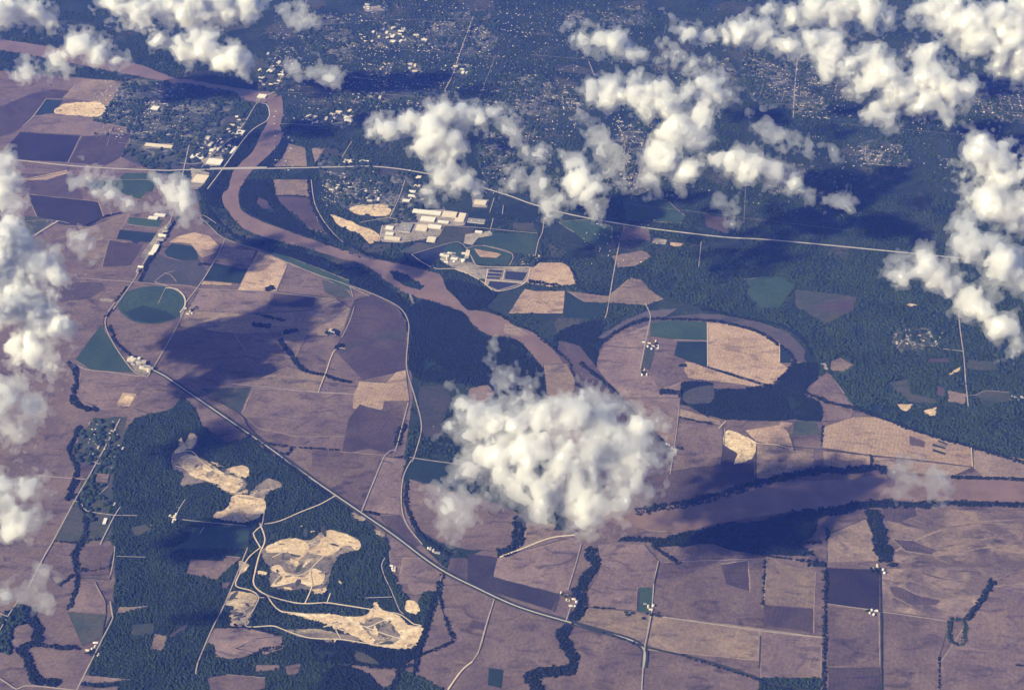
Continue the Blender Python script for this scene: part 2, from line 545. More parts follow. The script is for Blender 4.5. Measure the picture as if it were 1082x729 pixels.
def town(s, fill=0.35):
    pts = rough(spline(T(s), 5, True), 4, 1.6, len(s))
    WOODS.append(dict(id=len(WOODS) + 1, leaf='leaf', gap=27.0, fill=fill, name='woods'))
    sheet("town_land", pts, 'town', clear=WOODS[-1]['id'])
for q in (". 100,118 130,86 190,88 245,104 230,140 205,170 165,172 110,140", ". 338,168 380,184 432,188 446,215 425,236 372,224 345,200", ". 375,38 400,26 440,28 465,38 450,48 410,50 380,46",
          ". 395,72 420,62 445,70 440,82 405,82", ". 340,100 380,94 440,97 470,104 430,110 380,109", ". 316,126 345,114 380,118 375,132 340,136", ". 210,150 250,128 262,125 250,150 228,172 205,172",
          ". 272,96 280,66 300,48 316,60 300,90 288,100", ". 590,98 620,94 640,110 605,118", ". 640,190 655,140 690,125 700,170 680,205", ". 462,78 485,66 500,76 480,86", ". 520,90 575,80 590,120 550,150 520,130",
          ". 785,62 850,50 880,95 860,120 800,110", ". 1020,85 1082,82 1140,100 1100,130 1030,120", ". 908,152 940,148 962,170 930,182 908,172", ". 385,4 405,2 410,12 390,14", ". 320,20 360,20 380,60 350,66 325,50",
          ". 505,150 545,140 560,185 520,200", ". 600,10 680,8 690,24 620,28", ". 720,70 770,64 780,110 730,116", ". 945,350 985,348 990,372 950,372", ". 450,20 520,16 520,56 470,60", ". 800,180 870,176 880,204 820,208"):
    town(q)
# A: the upper left
land("A 455,125 620,130 665,150 590,275 500,240 345,225 420,150", 'u')
land("A -100,330 60,250 180,205 300,180 380,190 340,230 250,235 125,385 90,410 -100,470", 'p')
land("A 250,237 345,240 300,310 190,325", 'k')
land("A 345,265 480,250 570,258 582,300 540,330 430,325 300,310", 'q', 0.5)
land("A 320,345 410,350 418,366 340,380", 'q', 0.3)
land("A 130,385 190,325 430,332 540,360 700,390 700,415 440,430 110,410", 'b')
land("A 110,415 438,437 372,580 90,568 15,522", 'd')
land("A 448,437 650,425 735,410 660,560 580,600 374,582", 'p')
land("A 690,638 878,642 840,745 770,740 655,670", 'g')
land("A 180,640 440,650 440,729 C 460,110 300,110 150,90 0,60 A 0,640", 'p')
land("A 250,655 360,625 380,640 250,680 130,680", 't')
land("C 150,80 540,120 570,200 500,260 360,250 200,200", 'd', 0.5)  # cloud shadow painted as dark ground; its cloud is not built
land("C 300,330 500,260 720,180 640,320 590,420 480,440", 'u')
land("C 40,220 170,200 300,220 140,335 50,300", 'o')
land("C 660,275 872,295 835,345 770,340 745,358 720,335 640,325", 'k')
land("C 470,0 850,0 770,110 620,60 520,60", 'g')
land("C 715,205 900,220 870,265 700,245", 'g')
land("C 600,330 700,345 790,355 720,470 560,480", 'p')
land("C 280,600 420,560 560,560 580,600 480,660 300,680", 'p')
land("C 545,655 590,650 625,662 610,672 560,668", 'y')
# round field, triangle and their neighbours
land("e 370,215 400,195 450,183 500,182 545,190 575,215 577,245 560,270 520,290 470,298 410,290 375,265 362,240", 'g', 0, True)
_ring = T("e 370,215 400,195 450,183 500,182 545,190 575,215 577,245 560,270 520,290 470,298 410,290 375,265 362,240")
_rc = (sum(p[0] for p in _ring) / len(_ring), sum(p[1] for p in _ring) / len(_ring))
for k_ in (.3, .52, .74, .9):
    strip("wheel_track_ground", spline([(_rc[0] + (p[0] - _rc[0]) * k_, _rc[1] + (p[1] - _rc[1]) * k_) for p in _ring + _ring[:1]], 3), 5, 'k')
land("e 385,262 440,240 520,262 545,282 470,296 410,288", 'k', 0.6)
land("F 555,120 580,165 640,252 738,383 500,368 415,310", 'g')
land("F 445,382 790,407 720,510 640,580 540,582 445,545 432,470", 'b')
land("F 675,495 750,500 712,570 640,562", 't')
land("F 690,512 735,515 715,550 672,545", 'q')
land("F 800,440 860,480 985,490 940,585 820,610 740,580", 'b')
land("e 420,170 480,80 515,95 560,105 612,100 655,160 640,180 520,175", 's')
land("e 505,75 530,50 600,60 612,100 560,103 515,90", 'k')
land("D -60,345 -10,310 80,290 160,308 215,360 200,400 120,430 90,390 60,352 0,345", 't', 0.3)
land("D 240,372 420,387 388,472 190,440", 'u')
land("D 178,455 370,495 332,572 132,550", 'k')
land("D 132,556 290,568 280,582 112,578", 't')
land("D 430,390 595,460 530,612 320,606 380,480", 't')
land("D 600,462 780,542 900,582 960,640 860,652 535,615", 'b')
land("D 420,372 600,425 800,500 930,555 950,620 780,535 600,455", 'g')
land("D 780,550 900,585 945,645 870,650 800,620", 'o')
land("D 110,600 500,622 480,735 30,735", 'b')
land("D 520,627 745,647 728,700 490,687", 'p')
land("D 750,652 862,662 835,760 490,740 500,700 725,712", 'u')
land("G 0,40 440,60 720,40 860,-20 940,30 880,180 700,180 640,300 520,270 380,260 300,170 0,130", 'u')
land("G 300,170 560,160 620,300 500,275 360,265", 'b')
land("G 320,445 420,420 590,345 680,375 800,400 755,490", 'u')
land("G 110,470 390,465 330,608", 'o')
land("G 400,468 978,502 900,735 640,735 430,690 340,605", 'b')
land("f 305,225 360,207 432,245 464,295 466,440 330,470 245,380 268,330", 'p', 0.4)
land("f 250,375 300,360 420,320 465,310 464,345 350,345 265,390", 's', 0.5)
land("H 0,430 150,440 200,380 255,370 275,540 140,540 122,590 -40,580 -30,500", 't', 0.4)
land("H 135,542 275,542 240,640 120,610", 'b')
land("H 0,560 120,592 240,640 175,830 40,800 -100,830 -60,640", 'p')
land("H 330,460 480,450 500,540 460,640 470,740 355,740 320,600", 's', 0.8)
land("H 600,470 700,450 745,500 660,560 600,540", 'b', 0.8)
land("Q 530,170 620,180 860,215 880,340 700,340 640,330 540,290 510,300", 'k', 0.6)
land("Q 0,110 145,140 380,160 265,465 0,290", 'b')
land("Q 395,165 520,185 490,290 480,490 370,480 280,465", 'b')
land("Q 370,495 485,492 520,560 590,655 560,670 450,590", 'p')
land("Q 535,292 660,325 800,370 1000,420 1180,500 1100,690 850,680 700,640 600,580 550,500 520,420", 'b')
land("Q 420,640 445,612 560,700 620,745 540,800 430,760", 'b')
# between the main road and the lower tree lines
land("R 480,100 500,0 612,5 716,85 688,180 560,205 530,180 522,140 452,150", 'b')
land("R 735,85 760,0 1030,10 1041,110 1041,220", 'p')
land("R 180,588 470,608 440,700 382,720 320,640", 'b')
land("R 235,510 300,530 380,590 300,585 230,560", 'o', 0.4)
land("R 625,470 700,230 745,385 768,455 620,520", 'b')
land("R 880,340 955,360 940,400 860,380", 'p')
land("R 970,605 1050,615 1040,715 965,700", 'k')
land("S 100,200 145,190 250,170 560,85 600,120 520,380 460,400 100,310", 'b')
land("S -30,180 130,200 110,310 470,405 430,490 -30,345", 'd')
land("S 300,10 460,20 420,80 270,140", 'u')
land("S 680,130 940,130 1020,220 990,360 910,370 900,495 640,475 640,370 690,290 700,220", 'b')
land("S 918,365 996,370 985,505 908,500", 'g')
land("S 640,480 970,515 950,680 560,555", 'u')
land("V 190,280 480,270 760,260 750,520 840,560 1041,600 1041,680 150,560", 'b')
land("V 785,245 860,290 1050,330 1041,530 765,510", 'u')
land("V 160,575 740,645 740,820 120,760", 'u')
land("V 765,515 1041,535 1041,670 770,620", 'p')
land("V 530,290 680,270 690,440 560,400", 'p')
# l: lower right
land("l 208,352 370,357 370,480 206,464", 'd')
land("l 5,545 192,568 190,690 5,690", 'b')
land("l 212,470 370,488 372,655 212,652", 'b')
land("l 382,490 590,520 556,620 556,760 382,760", 'b')
land("l 215,660 372,660 374,780 212,780", 'p')
land("l 640,520 720,410 816,400 1000,420 1000,800 560,760 560,640", 'b')
land("l 210,250 330,200 360,270 372,330 210,335", 'u', 0.4)
land("l 395,205 600,172 790,190 1000,230 1000,355 560,348 420,335", 'm')
land("l 378,355 560,348 816,352 722,395 640,505 590,510 382,482", 'm')
for q in ("l 440,332 560,290 700,262 815,240", "l 420,300 520,250 640,216 790,204", "l 385,405 470,436 560,448", "l 400,372 500,402 620,440 690,436", "l 560,232 690,214 800,222", "l 600,306 720,286 815,284", "l 470,356 560,384 660,400"):
    strip("ploughed_land", T(q), 17, 'u', buffer=0)
land("l 400,410 440,412 500,440 560,452 545,466 470,468 415,440", 'p', 0.6)
land("l 410,262 470,268 545,298 530,312 450,300", 'p', 0.6)
land("l 380,170 480,165 485,190 430,212 385,205", 'p', 0.6)
# J, K: the round oxbow and its fields
land("J 90,250 160,190 230,140 330,105 352,110 332,360 400,480 520,440 500,560 480,735 380,735 220,570 60,400 55,310", 'b')
land(". 600,565 640,545 712,488 690,455 640,400 612,365 590,360 585,420 590,500", 'p')
land("J 325,245 375,250 345,370 300,360", 'o')
land("J 350,103 480,96 662,106 660,205 480,198 350,182", 'g')
land("J 500,212 660,215 660,350 560,320 480,290", 'k')
land("K 40,105 150,115 330,165 435,225 435,325 490,365 420,440 370,448 40,348", 't')
land("K 440,230 500,300 495,330 438,330", 'k')
land("J 545,322 600,333 850,418 1000,462 960,470 830,447 660,427 560,415 535,370", 't', 0.3)
land("J 540,490 600,465 690,455 702,500 680,550 560,555 525,530", 's', 0, True)
land("K -400,130 -200,80 0,58 120,68 330,108 480,160 580,260 560,330 515,310 432,208 310,152 150,108 0,92 -200,92 -330,140", 'x', 0.4)
land("J 60,190 200,100 330,45 500,30 420,85 320,92 180,148 100,200", 'x', 0.5)
land("K 690,380 720,400 850,580 680,545 580,500 630,440", 'b', 0.4)
land("K 715,320 770,300 850,345 780,385 715,375", 'u', 0.3)
land("K 655,335 690,330 705,365 690,375", 'y', 0.3)
land("K 670,552 842,592 820,645 670,650", 'b')
land("U -60,0 20,20 150,160 270,290 300,60 310,0", 'b')
land("U 300,112 540,152 542,370 400,390 270,290", 'b')
land("U 305,60 330,70 520,130 530,150 300,105", 'u', 0.3)
land("U 560,180 620,195 722,245 715,310 680,345 600,365 620,310 550,260", 'q', 0.5)
land("U 545,262 620,312 600,366 705,345 712,450 520,535 530,370", 'p')  # the cloud shadow on this field is put into its dark colour
land("U 726,252 860,267 1041,312 1041,395 722,458", 'u')
land("U 660,180 860,150 905,200 935,290 720,240", 't', 0.4)
land("K 520,650 640,650 660,729 500,729", 'o')
land("U 860,135 925,140 900,165 850,160", 't')
land("U 100,440 400,380 540,370 520,535 380,570 150,610", 'p')  # dark colour stands in for the large cloud's shadow by the river
land("W 150,60 330,0 430,0 560,40 700,90 840,130 970,170 975,275 700,240 420,213 150,173", 't')
land("W 630,105 715,140 710,170 630,155", 'p')
for q in ("W 760,150 830,170 825,180 755,160", "W 760,178 830,200 825,212 755,188", "W 790,130 840,148 835,156 785,138"):
    land(q, 'k')
land("W 155,190 415,217 415,270 280,285 160,262", 't')
land("W 425,222 978,278 860,330 640,312 560,292 430,282", 'u', 0.3)
land("W 980,180 1300,240 1300,340 1041,335 980,280", 'u')
land("V 100,95 330,60 470,60 330,108 130,110", 'u', 0.4)
# north of the river: pasture, yards and clearings
land("B 600,480 688,500 700,602 515,602 560,560", 'u')
land("B 725,505 797,500 770,550 742,588", 'u')
land("D 515,0 715,0 722,95 527,85", 'u', 0.3)
land("D 530,90 722,97 760,230 810,300 700,262 640,190 560,140", 'p', 0.3)
land("D 430,95 480,115 502,165 450,162 422,130", 'p', 0.4)
land("I 0,455 130,455 170,485 212,575 60,590 -110,560 -110,480 -30,480", 't', 0.4)
land("I -80,600 -20,612 140,612 130,735 -170,735", 't', 0.3)
land("I 150,612 380,640 500,540 560,550 600,600 680,655 580,690 450,680 250,672", 'u', 0.5)
land("I 150,615 250,680 360,690 350,760 130,760", 'k', 0.4)
land("I 100,230 300,215 400,262 400,350 270,350 190,290", 'g', 0.8)
land("I 450,90 700,110 800,200 780,240 480,218", 'g', 0.8)
land("I 460,255 600,275 620,340 540,330 440,330", 'b', 0.8)
land("I 430,480 400,420 560,390 620,420 530,470", 'u', 0.8)
land("I 630,320 700,330 690,360 620,350", 'y', 0.5)
land("I 720,345 790,350 770,370 720,365", 't', 0.5)
land("I 900,185 1041,215 1041,300 920,260", 'p', 0.6)
land("g 715,160 816,150 840,200 816,250 760,250", 'g', 0.8)
land("h 0,150 60,150 110,180 60,250 0,250 -40,200", 'g', 0.8)
land("h 110,190 300,215 290,260 200,300 110,240", 'o', 0.8)
land("h 160,238 295,225 290,262 200,258", 'p', 0.5)
land("L 290,440 400,420 420,500 560,530 550,560 400,540", 'o', 0.5)
land("L 560,455 605,470 600,520 558,510", 'p', 0.3)
land("L 620,482 720,500 717,562 622,545", 'u', 0.3)
land("L 770,510 830,480 960,490 970,540 850,560 790,540", 'o', 0.4)
land("L 720,312 880,322 900,372 730,370", 'o', 0.4)
land("L 500,310 640,300 620,330 520,330", 'p', 0.4)
for q in ("L 345,560 430,560 400,592 360,585", "L 480,600 560,575 550,625 500,615", "L 660,365 690,345 695,360 665,385 625,400", "L 400,5 450,10 430,22 390,18"):
    land(q, 'q', 0.4)
land("L 330,240 390,200 430,240 400,262", 'o', 0.4)
# industrial estate
land("E 290,170 450,163 600,188 575,252 470,252 430,320 230,347 100,340 130,250 240,235 320,235", 'y', 0.3)
land("E 475,255 640,265 590,330 440,360", 'o', 0.3)
land("E 0,140 130,135 172,170 140,200 0,190 -60,165", 'q', 0.4)
land("E 0,250 110,300 98,335 60,350 0,300 -110,250 -160,190 -100,210", 'q', 0.5)
land("E 480,360 540,345 620,465 560,440 450,395", 'g', 0.3)
land("E 590,375 680,360 838,405 820,470 630,465", 'g', 0.3)
land("E 630,380 780,408 750,430 660,425", 't', 0.4)
land("E 640,340 720,290 980,300 960,420 850,400 700,360", 'g', 0.5)
land("E 580,300 720,280 732,305 650,320 620,360 570,350", 'y', 0.4)
land("E 440,400 480,400 600,450 690,485 690,545 650,545 530,495 440,440", 'y', 0.4)
land("E 830,235 960,240 980,290 850,275", 'o', 0.5)
land("E 320,345 430,360 300,405 200,400", 'o', 0.5)
for q, z in (("E 620,110 710,110 700,155 620,150", 0), ("E 280,560 430,650 360,640", 0)):
    if z == 0 and q.startswith("E 620"):
        land(q, 'y', 0.2)
land("E 690,488 935,478 902,570 755,614 686,578", 'y')
def pool(s, mat='pond', smooth=False, r=0):
    pts = T(s)
    if smooth:
        pts = spline(pts, 4, True)
    if r:
        pts = rough(pts, 4, r, 3)
    return sheet("pond_water", pts, mat)
for q in ("E 714,494 788,500 783,511 709,506", "E 706,513 782,518 777,530 702,526", "E 700,533 775,537 770,547 697,542",
          "E 806,502 922,510 897,556 797,546", "E 715,556 882,571 760,606 706,582"):
    pool(q)
pool("E 300,410 472,360 442,440 400,450 350,440", r=0.3)
land("B 60,610 165,640 110,729 60,729", 'y')
land("B 105,560 245,548 200,605 140,600", 'y')
land("A 780,490 955,475 930,505 790,505", 'y', 0.2)
land("Y 600,40 680,35 700,60 600,65", 'y', 0.6)
land("C 880,270 930,235 950,260 800,440 770,420", 'y', 0.3)
land("F 700,290 760,300 840,375 790,400 740,375", 'y', 0.3)

# quarry in the wood
land("O 210,90 255,110 240,170 190,190 300,240 330,280 420,310 500,340 525,370 490,420 440,430 330,370 260,370 160,380 170,310 110,280 120,190 190,140", 'r', 0.5)
land("O 150,250 200,210 300,245 400,310 500,350 505,380 440,420 330,360 230,330", 'q', 0.8)
land("O 210,95 250,110 235,165 195,180 130,205 125,190 190,140", 'q', 0.4)
land("O 440,440 520,430 620,450 622,520 530,580 350,562 350,530 420,500", 'q', 0.5)
land("O 400,290 490,270 540,290 520,340 440,310", 'q', 0.5)
land("O 560,400 640,340 720,380 640,420 620,450 540,430", 'r', 0.6)
land("P 520,95 640,45 760,55 850,0 960,20 1041,60 1030,110 930,140 880,240 850,320 740,330 560,318 545,200 500,150", 'r', 0.8)
land("P 530,90 640,50 740,60 760,110 700,165 640,120 540,120", 'q', 0.6)
land("P 850,0 960,20 1041,60 1035,110 960,80 900,130 830,140 770,110 830,60", 'q', 0.6)
land("P 550,210 600,190 650,240 740,260 780,210 850,240 830,290 770,310 700,290 550,310 620,260", 'q', 0.6)
land("P 330,340 440,345 480,370 450,440 420,520 330,520 350,430 305,410", 'q', 0.6)
land("P 480,225 530,230 520,250 485,245", 'q', 0.3)
land("P 780,330 860,315 850,345 790,350", 'q', 0.3)
land("P 380,170 430,190 410,230 380,240", 'q', 0.3)
land("P 600,445 740,460 850,460 950,445 R 100,310 280,320 340,270 420,300 480,320 530,370 612,375 600,420 560,492 490,502 340,482 P 1041,600 900,540 800,500", 'q', 0.4)
land("R 270,360 380,330 480,420 440,470 330,440", 'r', 0.8)
land("P 620,555 760,595 940,602 1041,618 1041,590 900,560 780,540", 'r', 0.4)
land("R 510,240 560,235 590,270 580,310 530,310 510,280", 'q', 0.4)
land("R 330,250 360,245 370,272 335,275", 'q', 0.2)
land("Q 215,485 265,470 300,510 250,520", 'r', 0.3)
land("Q 340,570 400,590 400,615 360,605", 'r', 0.3)
rq = random.Random(77)
for i in range(110):
    cx_, cy_ = ((rq.uniform(284, 372), rq.uniform(553, 622)), (rq.uniform(345, 440), rq.uniform(652, 682)), (rq.uniform(188, 262), 0), (rq.uniform(244, 268), rq.uniform(628, 660)))[i % 4]
    if i % 4 == 2:
        cy_ = 470 + (cx_ - 188) * .72 + rq.uniform(-9, 12)
    sz = rq.uniform(1.6, 4.5)
    an = rq.uniform(0, 3.14)
    pts = []
    for k in range(9):
        t = 6.283 * k / 9
        u, v = sz * rq.uniform(.5, 1.5) * math.cos(t) * 1.8, sz * rq.uniform(.5, 1.4) * math.sin(t) * .7
        pts.append((cx_ + u * math.cos(an) - v * math.sin(an), cy_ + (u * math.sin(an) + v * math.cos(an)) * .6))
    sheet("quarry_ground", spline(pts, 2, True), rq.choice(('q', 'q', 'r', 'o')))
for s_, w_ in (("P 560,150 640,110 720,90 800,60", 9), ("P 780,210 700,250 620,240 560,300", 8), ("P 850,130 930,90 1000,80", 8), ("P 330,400 400,380 460,400", 8), ("R 60,380 200,350 300,380 420,340 520,400", 10),
               ("R 120,330 260,370 400,420 540,460", 9), ("O 150,200 220,190 290,260 400,330 500,370", 9), ("O 130,270 230,300 330,350 430,400", 8), ("O 380,550 480,500 600,490", 8)):
    strip("road", T(s_), w_, 'track')
# clearings in the lower left
land("P 110,160 290,170 300,140 390,150 330,200 250,270 90,240", 'b', 0.3)
land("P 285,290 330,285 310,322 285,318", 'b', 0.3)
land("P 240,540 420,535 600,580 625,640 500,650 430,690 340,712 250,695 245,640 200,620", 'b', 0.4)
land("i 640,690 700,680 816,690 816,720 760,740 650,760", 'b', 0.5)
land("j 0,570 80,560 85,600 30,620 -60,600", 'b', 0.3)
land("j 0,650 75,650 75,665 0,672", 'b', 0.3)
land("j 90,655 140,645 130,680 95,680", 'b', 0.3)
land("N 370,300 582,312 560,440 450,480 430,430", 'o')
land("N 440,130 520,130 580,250 582,305 380,295 430,200", 'b')
land("N 420,70 500,-20 M 430,665 632,655 N 600,40 605,120 440,110", 'b')
land("N 650,275 822,268 640,310", 'u', 0.3)
land("N 850,420 920,430 890,510 825,505", 'u', 0.3)
land("N 925,430 1030,360 1030,385 940,440", 'p', 0.3)
land("N 460,645 730,670 560,690 440,690", 'b', 0.3)
land("N 440,700 560,715 650,705 640,760 420,760", 'b', 0.3)
land("M 390,440 470,470 482,645 300,627", 'o')
land("O 230,620 360,600 540,600 530,729 100,729 200,680", 'g', 0.6)
land("M 530,260 600,265 590,310 525,305", 'u', 0.3)
land("M 720,560 800,540 830,570 740,610", 'o', 0.4)
land("M 440,200 520,215 500,280 440,270", 'p', 0.3)
for q in ("N 720,370 850,360 840,420 720,430",):
    land(q, 'o', 0.5)

# ------------------------------------------------------------------ water
def river(pts_a, pts_b, name="river", mat='river'):
    a, b = spline(T(pts_a), 4), spline(T(pts_b), 4)
    sheet(name, rough(a + b[::-1], 4, 0.45, len(a)), mat)
river(". -120,28 -30,38 30,46 90,57 145,68 B -30,120 40,125 250,163 330,175 480,195 540,210",
      ". -120,40 -30,50 30,58 90,70 135,79 B -30,145 40,150 200,180 290,192 350,235 430,255 470,250")
river("B 470,235 490,290 488,340 450,420 400,520 330,590 290,640 265,729 D 240,70 235,130 280,195 340,260 440,305 600,355 780,400 900,440 E -10,455 80,500 150,560 230,612 300,640 H 420,0 580,60 620,120 720,180 860,200 960,300 1030,400 1035,480 1020,560 S 420,-320 500,-160 640,-60 760,10 V 100,95 330,108 500,70 W 0,520 200,500 430,460 640,470 780,465 1041,465 1400,480",
      "B 560,215 570,300 552,380 565,430 540,490 480,550 420,605 380,650 330,729 D 325,60 325,130 360,185 480,240 700,320 870,375 1041,432 E 100,440 250,470 330,490 440,520 465,560 480,600 530,650 600,720 H 640,40 780,75 850,125 950,160 1041,230 1120,330 1180,440 1200,540 S 620,-320 700,-200 780,-110 850,-60 U 380,572 720,480 1041,455 W 280,345 500,318 830,340 1041,348 1400,365")
land("g 100,425 170,418 197,470 192,525 150,545 112,540", 'u', 0.3)
land("H 800,110 850,125 930,175 870,185 790,165", 'u', 0.3)
wood("E 165,505 230,510 320,560 355,590 330,605 240,580 190,545", leaf='leaf2')
land("E 270,625 290,640 300,690 290,690", 'y')

